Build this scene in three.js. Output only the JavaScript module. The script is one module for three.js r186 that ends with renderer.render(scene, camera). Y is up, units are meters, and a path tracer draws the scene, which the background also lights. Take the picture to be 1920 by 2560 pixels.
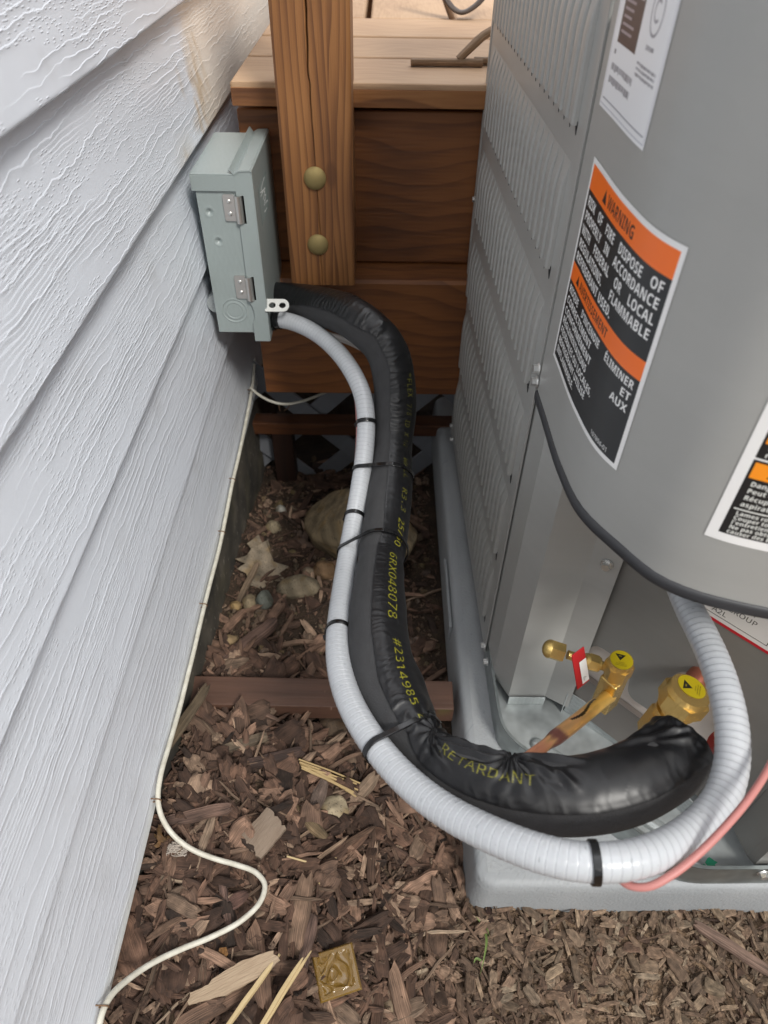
import * as THREE from 'three';
import { RoundedBoxGeometry } from 'three/addons/geometries/RoundedBoxGeometry.js';
import { mergeGeometries, mergeVertices, toCreasedNormals } from 'three/addons/utils/BufferGeometryUtils.js';
import { ImprovedNoise } from 'three/addons/math/ImprovedNoise.js';

// ------------------------------------------------------------ camera, sky, sun, exposure
const scene = new THREE.Scene();
const camera = new THREE.PerspectiveCamera(73.31, 3 / 4, 0.02, 400);
camera.position.set(0, 0.85, 0);
camera.rotation.set(THREE.MathUtils.degToRad(-44), THREE.MathUtils.degToRad(-0.45), THREE.MathUtils.degToRad(1), 'YXZ');
camera.focus = 0.68;
camera.userData.fStop = 7.5;
scene.add(camera);

const renderer = new THREE.WebGLRenderer({ antialias: true });
renderer.setSize(768, 1024);
renderer.toneMapping = THREE.LinearToneMapping;
renderer.toneMappingExposure = 1.85;
renderer.shadowMap.enabled = true;

const SW = 512, SH = 256, skyData = new Float32Array(SW * SH * 4);
const nz = new ImprovedNoise();
const fbm = (x, y, z = 0, o = 4) => { let a = 0.5, s = 0, f = 1; for (let i = 0; i < o; i++) { s += a * nz.noise(x * f, y * f, z * f + i * 7.3); a *= 0.5; f *= 2; } return s; };
for (let j = 0; j < SH; j++) for (let i = 0; i < SW; i++) {
  const el = (j + 0.5) / SH * Math.PI - Math.PI / 2, az = (i + 0.5) / SW * 2 * Math.PI;
  const s = Math.sin(el), cx = Math.cos(el) * Math.cos(az), cz = Math.cos(el) * Math.sin(az);
  const gl = Math.max(0, (cx * 0.45 + s * 1.0 + cz * 0.8) / 1.357);
  let L = 0.26 + 0.42 * Math.max(0, s) + 1.25 * Math.pow(gl, 3.2);
  L *= 1 + 0.22 * fbm(cx * 2.4, s * 2.4, cz * 2.4);
  const k = (j * SW + i) * 4, b = s > 0 ? 1 : 0.4;
  skyData[k] = L * 0.985 * b; skyData[k + 1] = L * b; skyData[k + 2] = L * 1.035 * b; skyData[k + 3] = 1;
}
const sky = new THREE.DataTexture(skyData, SW, SH, THREE.RGBAFormat, THREE.FloatType);
sky.mapping = THREE.EquirectangularReflectionMapping; sky.magFilter = THREE.LinearFilter; sky.needsUpdate = true;
scene.background = sky; scene.environment = sky;

const sun = new THREE.DirectionalLight(new THREE.Color(1, 0.965, 0.91), 1.5);
sun.position.set(1.8, 4, 3.2); sun.castShadow = true; sun.shadow.radius = 26;
Object.assign(sun.shadow.camera, { left: -2, right: 2, top: 2, bottom: -2, near: 0.1, far: 12 });
sun.shadow.mapSize.set(2048, 2048);
scene.add(sun, sun.target);

// ------------------------------------------------------------ helpers
const V = (x, y, z) => new THREE.Vector3(x, y, z);
const rng = s => () => { s |= 0; s = s + 0x6D2B79F5 | 0; let t = Math.imul(s ^ s >>> 15, 1 | s); t = t + Math.imul(t ^ t >>> 7, 61 | t) ^ t; return ((t ^ t >>> 14) >>> 0) / 4294967296; };
const clamp = (x, a = 0, b = 1) => Math.min(b, Math.max(a, x));
const sstep = (a, b, x) => { x = clamp((x - a) / (b - a)); return x * x * (3 - 2 * x); };
const mix = (a, b, t) => a + (b - a) * t;
const used = {};
const numbered = n => { const k = used[n] = (used[n] ?? -1) + 1; return k ? n + '_' + String(k).padStart(3, '0') : n; };
function tag(o, label, category, group, kind) {
  if (label) o.userData.label = label;
  if (category) o.userData.category = category;
  if (group) o.userData.group = group;
  if (kind) o.userData.kind = kind;
  return o;
}
function mesh(name, geo, mat, parent = scene) {
  const m = new THREE.Mesh(geo, mat);
  m.name = parent === scene ? numbered(name) : name;
  m.castShadow = m.receiveShadow = true; parent.add(m); return m;
}
function base(name, x = 0, y = 0, z = 0, ry = 0) { const g = new THREE.Group(); g.name = numbered(name); g.position.set(x, y, z); g.rotation.y = ry; scene.add(g); return g; }
const M4 = (x, y, z, rx = 0, ry = 0, rz = 0, sx = 1, sy = sx, sz = sx) => new THREE.Matrix4().compose(V(x, y, z), new THREE.Quaternion().setFromEuler(new THREE.Euler(rx, ry, rz)), V(sx, sy, sz));
const prep = g => { let q = g.index ? g.toNonIndexed() : g; for (const k of Object.keys(q.attributes)) if (!['position', 'normal', 'uv'].includes(k)) q.deleteAttribute(k); return q; };
const merge = list => mergeGeometries(list.map(prep));
const box = (w, h, d, x = 0, y = 0, z = 0, r = 0) => { const g = r ? new RoundedBoxGeometry(w, h, d, 2, r) : new THREE.BoxGeometry(w, h, d); g.translate(x, y, z); return g; };
const box2 = (x0, x1, y0, y1, z0, z1, r = 0) => box(x1 - x0, y1 - y0, z1 - z0, (x0 + x1) / 2, (y0 + y1) / 2, (z0 + z1) / 2, r);
const cyl = (r, h, n = 24, r2 = r) => { const g = new THREE.CylinderGeometry(r2, r, h, n); return n <= 8 ? toCreasedNormals(g, 0.4) : g; };
function pix(w, h, fn, srgb, rep = true) {
  const d = new Uint8Array(w * h * 4);
  for (let j = 0; j < h; j++) for (let i = 0; i < w; i++) {
    const c = fn((i + 0.5) / w, (j + 0.5) / h), k = (j * w + i) * 4, a = Array.isArray(c);
    for (let q = 0; q < 3; q++) d[k + q] = clamp(a ? c[q] : c) * 255;
    d[k + 3] = 255;
  }
  const t = new THREE.DataTexture(d, w, h); t.magFilter = THREE.LinearFilter; t.minFilter = THREE.LinearMipmapLinearFilter; t.generateMipmaps = true;
  if (rep) t.wrapS = t.wrapT = THREE.RepeatWrapping; if (srgb) t.colorSpace = THREE.SRGBColorSpace; t.needsUpdate = true; return t;
}
function canvasTex(w, h, draw) {
  const c = document.createElement('canvas'); c.width = w; c.height = h; draw(c.getContext('2d'), w, h);
  const t = new THREE.CanvasTexture(c); t.colorSpace = THREE.SRGBColorSpace; t.anisotropy = 8; return t;
}
// noise that repeats over the unit square, nx by ny cells
const PERM = (() => { const R = rng(4242), p = Array.from({ length: 4096 }, (_, i) => i); for (let i = 4095; i > 0; i--) { const k = Math.floor(R() * (i + 1)); [p[i], p[k]] = [p[k], p[i]]; } return Int32Array.from(p); })();
const GX = new Float32Array(4096), GY = new Float32Array(4096); for (let i = 0; i < 4096; i++) { const a = i * 2.399963; GX[i] = Math.cos(a); GY[i] = Math.sin(a); }
function pnoise(x, y, nx, ny, sd) {
  const xi = Math.floor(x), yi = Math.floor(y), fx = x - xi, fy = y - yi, x0 = ((xi % nx) + nx) % nx, y0 = ((yi % ny) + ny) % ny, x1 = (x0 + 1) % nx, y1 = (y0 + 1) % ny;
  const h = (a, b) => PERM[(PERM[(a + sd) & 4095] + b) & 4095], u = fx * fx * fx * (fx * (fx * 6 - 15) + 10), v = fy * fy * fy * (fy * (fy * 6 - 15) + 10);
  const a = h(x0, y0), b = h(x1, y0), c = h(x0, y1), d = h(x1, y1);
  const na = GX[a] * fx + GY[a] * fy, nb = GX[b] * (fx - 1) + GY[b] * fy, nc = GX[c] * fx + GY[c] * (fy - 1), nd = GX[d] * (fx - 1) + GY[d] * (fy - 1);
  return 1.45 * ((na + (nb - na) * u) * (1 - v) + (nc + (nd - nc) * u) * v);
}
function tile(u, v, nx, ny, seed = 0, oct = 3) {
  let s = 0, a = 0.55; const sd = Math.floor(seed * 37.7) + 11;
  for (let o = 0; o < oct; o++) { s += a * pnoise(u * nx, v * ny, nx, ny, sd + o * 131); nx *= 2; ny *= 2; a *= 0.5; }
  return s;
}
const C = (r, g, b) => new THREE.Color().setRGB(r, g, b);
const std = o => new THREE.MeshStandardMaterial(o);
const phys = o => new THREE.MeshPhysicalMaterial(o);
function planarUV(g, grain, k = 1, ou = 0, ov = 0) {          // uv in metres times k, u along the grain axis
  const p = g.attributes.position, n = g.attributes.normal, uv = new Float32Array(p.count * 2), ax = ['x', 'y', 'z'], get = (a, i, q) => a['get' + 'XYZ'[q]](i), gi = ax.indexOf(grain);
  for (let i = 0; i < p.count; i++) {
    const ab = [0, 1, 2].map(q => Math.abs(get(n, i, q))); const nd = ab.indexOf(Math.max(...ab));
    const others = [0, 1, 2].filter(q => q !== gi);
    if (nd === gi) { uv[2 * i] = get(p, i, others[0]) * k * 0.2 + ou; uv[2 * i + 1] = get(p, i, others[1]) * k + ov; }
    else { const o = others.find(q => q !== nd); uv[2 * i] = get(p, i, gi) * k + ou; uv[2 * i + 1] = get(p, i, o) * k + ov + (nd === 1 ? 0.37 : 0); }
  }
  g.setAttribute('uv', new THREE.BufferAttribute(uv, 2)); return g;
}
// a surface over a grid: f(i/nu, j/nv) -> [x, y, z, u, v]
function gridGeo(nu, nv, f, flip = false) {
  const P = [], U = [], I = [];
  for (let j = 0; j <= nv; j++) for (let i = 0; i <= nu; i++) { const r = f(i / nu, j / nv, i, j); P.push(r[0], r[1], r[2]); U.push(r[3] ?? i / nu, r[4] ?? j / nv); }
  for (let j = 0; j < nv; j++) for (let i = 0; i < nu; i++) { const a = j * (nu + 1) + i, b = a + 1, c = a + nu + 1, d = c + 1; flip ? I.push(a, c, b, b, c, d) : I.push(a, b, c, b, d, c); }
  const g = new THREE.BufferGeometry(); g.setAttribute('position', new THREE.Float32BufferAttribute(P, 3)); g.setAttribute('uv', new THREE.Float32BufferAttribute(U, 2)); g.setIndex(I); g.computeVertexNormals(); return g;
}
// a smoothed path with even samples and frames: N = up x T, U = T x N
function makePath(pts, n, smooth = 2) {
  let q = pts.map(p => V(...p));
  for (let k = 0; k < smooth; k++) q = q.map((p, i) => i === 0 || i === q.length - 1 ? p : p.clone().multiplyScalar(0.5).addScaledVector(q[i - 1], 0.25).addScaledVector(q[i + 1], 0.25));
  const c = new THREE.CatmullRomCurve3(q, false, 'centripetal'), L = c.getLength(), S = [];
  c.arcLengthDivisions = 1500; c.updateArcLengths();
  for (let i = 0; i <= n; i++) {
    const u = i / n, p = c.getPointAt(u), t = c.getTangentAt(u).normalize();
    const N = V(0, 1, 0).cross(t); if (N.length() < 0.05) N.copy(S.length ? S[S.length - 1].N : V(1, 0, 0)); N.normalize(); const W = t.clone().cross(N).normalize(); N.copy(W).cross(t).normalize();
    S.push({ p, t, N, U: W, s: u * L, u });
  }
  const lens = c.getLengths(1500);
  const sAt = idx => lens[Math.round(clamp(idx / (pts.length - 1)) * 1500)];
  return { S, L, c, sAt, at: s => S[Math.round(clamp(s / L) * n)] };
}
function sweep(path, nt, rad, { th0 = 0, th1 = 2 * Math.PI, uv = null, i0 = 0, i1 = path.S.length - 1, cap = false } = {}) {
  const ns = i1 - i0;
  const g = gridGeo(nt, ns, (a, b, i, j) => {
    const f = path.S[i0 + j], A = typeof th0 === 'function' ? th0(f.s) : th0, B = typeof th1 === 'function' ? th1(f.s) : th1, th = A + (B - A) * a, r = rad(f.s, th, a);
    const p = f.p.clone().addScaledVector(f.N, Math.cos(th) * r).addScaledVector(f.U, Math.sin(th) * r);
    return [p.x, p.y, p.z, ...(uv ? uv(f.s, a, th) : [f.s, a])];
  }, !!0);
  if (th0 === 0 && th1 === 2 * Math.PI) {           // close the seam's normals
    const n = g.attributes.normal;
    for (let j = 0; j <= ns; j++) { const a = j * (nt + 1), b = a + nt, v = V(n.getX(a) + n.getX(b), n.getY(a) + n.getY(b), n.getZ(a) + n.getZ(b)).normalize(); n.setXYZ(a, v.x, v.y, v.z); n.setXYZ(b, v.x, v.y, v.z); }
  }
  if (!cap) return g;
  const parts = [g.toNonIndexed()];
  for (const [k, e] of [[i0, 0], [i1, 1]]) {
    const f = path.S[k], P = [], Uv = [], Nn = [];
    for (let i = 0; i < nt; i++) for (const th of (e ? [null, i, i + 1] : [null, i + 1, i])) {
      const r = th === null ? 0 : rad(f.s, th / nt * 2 * Math.PI, th / nt), ang = th === null ? 0 : th / nt * 2 * Math.PI;
      const p = f.p.clone().addScaledVector(f.N, Math.cos(ang) * r).addScaledVector(f.U, Math.sin(ang) * r);
      P.push(p.x, p.y, p.z); Uv.push(p.x * 10, p.y * 10); const nn = f.t.clone().multiplyScalar(e ? 1 : -1); Nn.push(nn.x, nn.y, nn.z);
    }
    const q = new THREE.BufferGeometry(); q.setAttribute('position', new THREE.Float32BufferAttribute(P, 3)); q.setAttribute('uv', new THREE.Float32BufferAttribute(Uv, 2)); q.setAttribute('normal', new THREE.Float32BufferAttribute(Nn, 3)); parts.push(q);
  }
  return mergeGeometries(parts);
}
const tube = (pts, r, n = 60, nt = 10, smooth = 1) => { const p = makePath(pts, n, smooth); return sweep(p, nt, () => r, { cap: true }); };
const extrude = (shape, depth, bevel = 0, seg = 12) => new THREE.ExtrudeGeometry(shape, { depth, bevelEnabled: bevel > 0, bevelSize: bevel, bevelThickness: bevel, bevelSegments: 2, curveSegments: seg });
function poly(pts) { const s = new THREE.Shape(); pts.forEach(([x, y], i) => i ? s.lineTo(x, y) : s.moveTo(x, y)); s.closePath(); return s; }
// a sheet of the given thickness standing on a plan line [x, z], between two heights
function sheet(plan, y0, y1, t, crease = 0.6) {
  const n = plan.length, nor = plan.map((p, i) => { const a = plan[Math.max(0, i - 1)], b = plan[Math.min(n - 1, i + 1)], dx = b[0] - a[0], dz = b[1] - a[1], l = Math.hypot(dx, dz); return [dz / l, -dx / l]; });
  const inner = plan.map((p, i) => [p[0] + nor[i][0] * t, p[1] + nor[i][1] * t]);
  const s = poly([...plan, ...inner.reverse()].map(([x, z]) => [x, -z]));
  const g = extrude(s, y1 - y0); g.rotateX(-Math.PI / 2); g.translate(0, y0, 0);
  return toCreasedNormals(g, crease);
}

// ------------------------------------------------------------ materials
function woodTex(w, h, seed, cols, { rings = 9, warp = 0.8, knots = [], dark = 0.5, aspect = 4 } = {}) {
  const col = pix(w, h, (u, v) => {
    let vv = v + warp * 0.12 * tile(u, v, 2, 3, seed, 3);
    let kd = 0;
    for (const [ku, kv, kr] of knots) { const du = (u - ku) * aspect, dv = v - kv, d = Math.hypot(du * 0.55, dv); vv += Math.exp(-d * d / (kr * kr * 6)) * Math.sign(dv || 1) * kr * 0.55; kd = Math.max(kd, 1 - sstep(kr * 0.35, kr * 0.8, Math.hypot(du, dv))); }
    const ph = vv * rings + 0.5 * tile(u, v, 3, 6, seed + 5, 2), fr = ph - Math.floor(ph);
    const ring = Math.pow(fr, 2.2) * (1 - sstep(0.93, 1, fr));
    const fib = tile(u, v, 10, 170, seed + 9, 2), blot = tile(u, v, 3, 4, seed + 13, 3);
    let t = clamp(0.42 + 0.36 * blot + 0.22 * fib - dark * (ring - 0.3));
    t = t * (1 - 0.75 * kd);
    const a = t < 0.5 ? [cols[0], cols[1], t * 2] : [cols[1], cols[2], t * 2 - 1];
    return [0, 1, 2].map(q => mix(a[0][q], a[1][q], a[2]));
  }, true);
  const bump = pix(w / 2, h, (u, v) => 0.5 + 0.5 * tile(u, v, 10, 170, seed + 9, 2) + 0.2 * tile(u, v, 4, 24, seed + 2, 2));
  return { map: col, bumpMap: bump };
}
const rep = (t, u, v) => { const c = t.clone(); c.repeat.set(u, v); c.needsUpdate = true; return c; };
const cedar = [[0.37, 0.23, 0.13], [0.565, 0.38, 0.215], [0.68, 0.49, 0.30]];
const cedarDark = [[0.32, 0.185, 0.095], [0.49, 0.30, 0.15], [0.59, 0.385, 0.21]];
const bleached = [[0.585, 0.46, 0.35], [0.705, 0.58, 0.455], [0.765, 0.65, 0.525]];
const wPost = woodTex(1024, 512, 3, cedar, { rings: 11, warp: 0.5, dark: 0.5, knots: [[0.188, 0.68, 0.12], [0.93, 0.3, 0.08]], aspect: 3.6 });
const wFascia = woodTex(1024, 512, 21, cedarDark, { rings: 26, warp: 0.55, dark: 0.34, knots: [[0.3, 0.3, 0.05], [0.62, 0.62, 0.07]], aspect: 2 });
const wDeck = woodTex(1024, 512, 37, bleached, { rings: 26, warp: 1.4, dark: 0.13, knots: [[0.22, 0.4, 0.03], [0.7, 0.25, 0.03]], aspect: 3 });
const woodMat = (w, o = {}) => std({ map: w.map, bumpMap: w.bumpMap, bumpScale: 0.0006, roughness: 0.62, ...o });
const mFascia = woodMat(wFascia, { roughness: 0.55 }), mDeck = woodMat(wDeck, { roughness: 0.72 }), mPost = woodMat(wPost, { roughness: 0.58 });
const mEdge = std({ map: wFascia.map, bumpMap: wFascia.bumpMap, bumpScale: 0.0005, roughness: 0.7, color: C(0.42, 0.38, 0.36) });
const grit = pix(512, 512, (u, v) => 0.5 + 0.45 * tile(u, v, 60, 60, 4, 2));
const soft = pix(512, 512, (u, v) => 0.5 + 0.5 * tile(u, v, 5, 5, 41, 4));
const smudge = pix(512, 512, (u, v) => { const t = 0.5 + 0.5 * tile(u, v, 4, 4, 51, 5); return [t, mix(0.86, 1, t), t]; });
const grime = (lo, hi, seed, nx = 4, ny = 4, spot = 0) => pix(512, 512, (u, v) => { const t = clamp(0.55 + 0.6 * tile(u, v, nx, ny, seed, 5)), sp = spot && tile(u, v, 70, 70, seed + 2, 1) > 0.36 ? spot : 0; return lo.map((a, q) => mix(a, hi[q], t) - sp * 0.5); }, true);
const paintMap = pix(1024, 1024, (u, v) => { const t = 0.68 + 0.02 * tile(u, v, 5, 5, 61, 5) + 0.012 * tile(u, v, 3, 40, 63, 2), sp = tile(u, v, 160, 160, 65, 1) > 0.62 ? 0.07 : 0; return [t - 0.004 - sp, t - sp, t - 0.008 - sp]; }, true);
const mPaint = phys({ map: rep(paintMap, 1.5, 1.5), color: C(0.89, 0.88, 0.86), roughness: 0.4, metalness: 0, bumpMap: rep(grit, 8, 8), bumpScale: 0.00004, clearcoat: 0.25, clearcoatRoughness: 0.35 });
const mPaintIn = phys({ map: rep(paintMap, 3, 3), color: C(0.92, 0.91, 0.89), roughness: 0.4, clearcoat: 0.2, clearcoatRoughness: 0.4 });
const mPaintShaded = phys({ map: rep(paintMap, 3, 3), color: C(0.5, 0.49, 0.475), roughness: 0.4, clearcoat: 0.2, clearcoatRoughness: 0.4 });  // same cabinet paint, with the shade under the jacket put into its colour
const mDark = std({ color: C(0.02, 0.02, 0.021), roughness: 0.8 });
const mRubber = std({ color: C(0.035, 0.036, 0.04), roughness: 0.5 });
const galvMap = pix(512, 512, (u, v) => { const a = 0.7 + 0.1 * tile(u, v, 14, 14, 71, 2) + 0.1 * tile(u, v, 3, 3, 73, 3); return [a * 0.97, a, a * 1.0]; }, true);
const mGalv = std({ map: rep(galvMap, 5, 5), color: C(1.0, 1.0, 1.0), metalness: 0.45, roughness: 0.36, roughnessMap: rep(smudge, 6, 6) });
const mSteel = std({ color: C(0.62, 0.6, 0.57), metalness: 0.9, roughness: 0.3 });
const mScrew = std({ color: C(0.66, 0.66, 0.64), metalness: 0.8, roughness: 0.35 });
const mBrass = std({ color: C(0.78, 0.56, 0.2), metalness: 0.9, roughness: 0.26, bumpMap: rep(soft, 20, 20), bumpScale: 0.0002, roughnessMap: rep(smudge, 9, 9) });
const mBolt = std({ color: C(0.36, 0.28, 0.12), metalness: 0.65, roughness: 0.55, bumpMap: rep(soft, 12, 12), bumpScale: 0.0004 });
const mEnclosure = phys({ map: rep(grime([0.565, 0.605, 0.60], [0.6, 0.64, 0.635], 81), 4, 4), roughness: 0.4, clearcoat: 0.3, clearcoatRoughness: 0.3 });
const mPad = std({ map: rep(grime([0.55, 0.565, 0.575], [0.64, 0.65, 0.655], 91, 4, 4, 0.07), 2.5, 2.5), roughness: 0.6, bumpMap: rep(grit, 5, 5), bumpScale: 0.0007 });
const conMap = pix(512, 128, (u, v) => { const f = (u * 16) % 1, g = Math.exp(-Math.pow((f - 0.5) / 0.055, 2)), n = 0.02 * tile(u, v, 4, 3, 95, 3), st = tile(u, v, 30, 12, 99, 2) > 0.5 ? 0.12 : 0; return [0.735 - 0.08 * g + n - st, 0.748 - 0.08 * g + n - st, 0.762 - 0.075 * g + n - st]; }, true);
const conBump = pix(512, 16, u => 0.8 - 0.8 * Math.exp(-Math.pow(((u * 16) % 1 - 0.5) / 0.07, 2)));
const mConduit = phys({ map: conMap, bumpMap: conBump, bumpScale: 0.00018, roughness: 0.3, clearcoat: 0.5, clearcoatRoughness: 0.18 });
const mTie = phys({ color: C(0.004, 0.004, 0.0045), roughness: 0.22, clearcoat: 0.2 });
const mCable = std({ map: rep(grime([0.72, 0.70, 0.64], [0.86, 0.85, 0.80], 97, 8, 2), 6, 1), roughness: 0.45 });
const mPink = std({ color: C(0.5, 0.2, 0.18), roughness: 0.45 });
const foamMap = pix(512, 512, (u, v) => { const a = 0.225 + 0.03 * tile(u, v, 6, 6, 31, 3) + (tile(u, v, 110, 110, 33, 1) > 0.42 ? 0.16 : 0); return [a, a, a * 1.02]; }, true);
const mFoam = std({ map: rep(foamMap, 5, 3), roughness: 0.82, bumpMap: rep(grit, 6, 2), bumpScale: 0.0004 });

// ------------------------------------------------------------ ground
const leftY = [[0.3, 0.1], [-0.15, 0.1], [-0.34, 0.078], [-0.526, 0.034], [-0.62, 0.01], [-0.8, -0.015], [-1.05, -0.08], [-1.5, -0.1]];
const rightY = [[0.3, 0.0], [-0.25, 0.0], [-0.4, -0.02], [-0.6, -0.04], [-0.8, -0.05], [-1.05, -0.09], [-1.5, -0.1]];
const lerpT = (T, z) => { if (z >= T[0][0]) return T[0][1]; for (let i = 1; i < T.length; i++) if (z >= T[i][0]) return mix(T[i][1], T[i - 1][1], (z - T[i][0]) / (T[i - 1][0] - T[i][0])); return T[T.length - 1][1]; };
const groundY = (x, z) => { const t = sstep(-0.24, 0.1, x); return mix(lerpT(leftY, z), lerpT(rightY, z), t) + 0.006 * nz.noise(x * 14, z * 14, 2) + 0.012 * nz.noise(x * 5, z * 5, 8); };
{
  const ax = (lo, hi, step) => { const a = []; for (let k = lo; k <= hi + 1e-9; k += step) a.push(k); return [-90, -30, -10, -4, -1.8, ...a, 2.5, 5, 12, 35, 90]; };
  const xs = ax(-0.9, 1.2, 0.012), zs = ax(-1.6, 0.6, 0.012);
  const g = gridGeo(xs.length - 1, zs.length - 1, (a, b, i, j) => { const x = xs[i], z = zs[j]; return [x, groundY(x, z) + 0.003 * nz.noise(x * 60, z * 60, 5), z, x * 3, z * 3]; }, true);
  { const p = g.attributes.position, col = []; for (let i = 0; i < p.count; i++) { const x = p.getX(i), z = p.getZ(i), d = sstep(0.0, 0.16, x) * sstep(-0.36, -0.24, z) + sstep(0.1, 0.4, z), w = sstep(-0.45, -0.6, z) + 1.4 * sstep(-1.0, -1.15, z); const q = mix(0.5, 1.15, clamp(d)); col.push(q * mix(1, 0.75, w), q * mix(0.97, 0.72, w), q * mix(0.92, 0.68, w)); } g.setAttribute('color', new THREE.Float32BufferAttribute(col, 3)); }  // pit soil is dark; under the deck extra shade is painted into the colour
  const soil = pix(1024, 1024, (u, v) => { const t = clamp(0.5 + 0.7 * tile(u, v, 9, 9, 101, 5)), s = tile(u, v, 120, 120, 104, 2); const k = clamp(t + 0.5 * s); return [mix(0.27, 0.54, k), mix(0.215, 0.455, k), mix(0.17, 0.37, k)]; }, true);
  const sb = pix(1024, 1024, (u, v) => 0.5 + 0.3 * tile(u, v, 30, 30, 111, 3) + 0.35 * tile(u, v, 120, 120, 104, 2));
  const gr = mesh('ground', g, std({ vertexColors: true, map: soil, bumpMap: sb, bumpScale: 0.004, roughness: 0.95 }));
  tag(gr, null, null, null, 'structure');
}

// ------------------------------------------------------------ house wall: embossed siding boards over a foundation
const WX = -0.228;
const sideBump = (() => {
  const w = 2048, h = 1024, d = new Float32Array(w * h), LY = 300, R = rng(5);        // 1.2 m x 0.3 m, in mm
  for (let j = 0; j < h; j++) for (let i = 0; i < w; i++) {
    const u = i / w, v = j / h, y = v * LY;
    const f = y / 8 + 2.0 * tile(u, v, 3, 3, 1, 3) + 0.6 * tile(u, v, 30, 12, 7, 2) + 0.16 * tile(u, v, 120, 30, 9, 1);
    const fr = f - Math.floor(f), row = Math.floor(f);
    const on = sstep(-0.18, 0.22, tile(u, v, 7, 5, 17 + (((row % 7) + 7) % 7) * 3.1, 2));
    const step = (sstep(0, 0.07, 1 - fr) * Math.pow(fr, 3.4) + 0.25 * fr) * on;
    const f2 = y / 3.9 + 1.6 * tile(u, v, 8, 8, 27, 3) + 0.4 * tile(u, v, 60, 16, 29, 1), fr2 = f2 - Math.floor(f2);
    const fine = sstep(0, 0.25, 1 - fr2) * fr2 * sstep(0.0, 0.25, tile(u, v, 6, 7, 33, 2));
    d[j * w + i] = 0.3 + 0.5 * step + 0.26 * fine + 0.14 * tile(u, v, 10, 6, 3, 2);
  }
  for (let a = 0; a < 170; a++) for (let b = 0; b < 100; b++) {                                  // short raised dashes in patches
    const u = (a + R() * 0.7) / 170, v = (b + R() * 0.6 + (a % 2) * 0.5) / 100; if (R() < 0.4 || tile(u, v, 7, 6, 47, 3) < -0.06) continue;
    const ln = Math.round(5 + R() * 6), x0 = Math.round(u * w), y0 = Math.round(v * h), s = 0.2 + 0.16 * R();
    for (let q = 0; q < ln; q++) for (let e = 0; e < 3; e++) d[((y0 + e) % h) * w + (x0 + q) % w] += s * [0.6, 1, 0.6][e] * (q === 0 || q === ln - 1 ? 0.6 : 1);
  }
  return pix(w, h, (u, v) => d[Math.floor(v * h) * w + Math.floor(u * w)]);
})();
const mSiding = phys({ color: C(1, 1, 1), vertexColors: true, bumpMap: sideBump, bumpScale: 0.0011, roughness: 0.36, clearcoat: 0.12, clearcoatRoughness: 0.4 });
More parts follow.
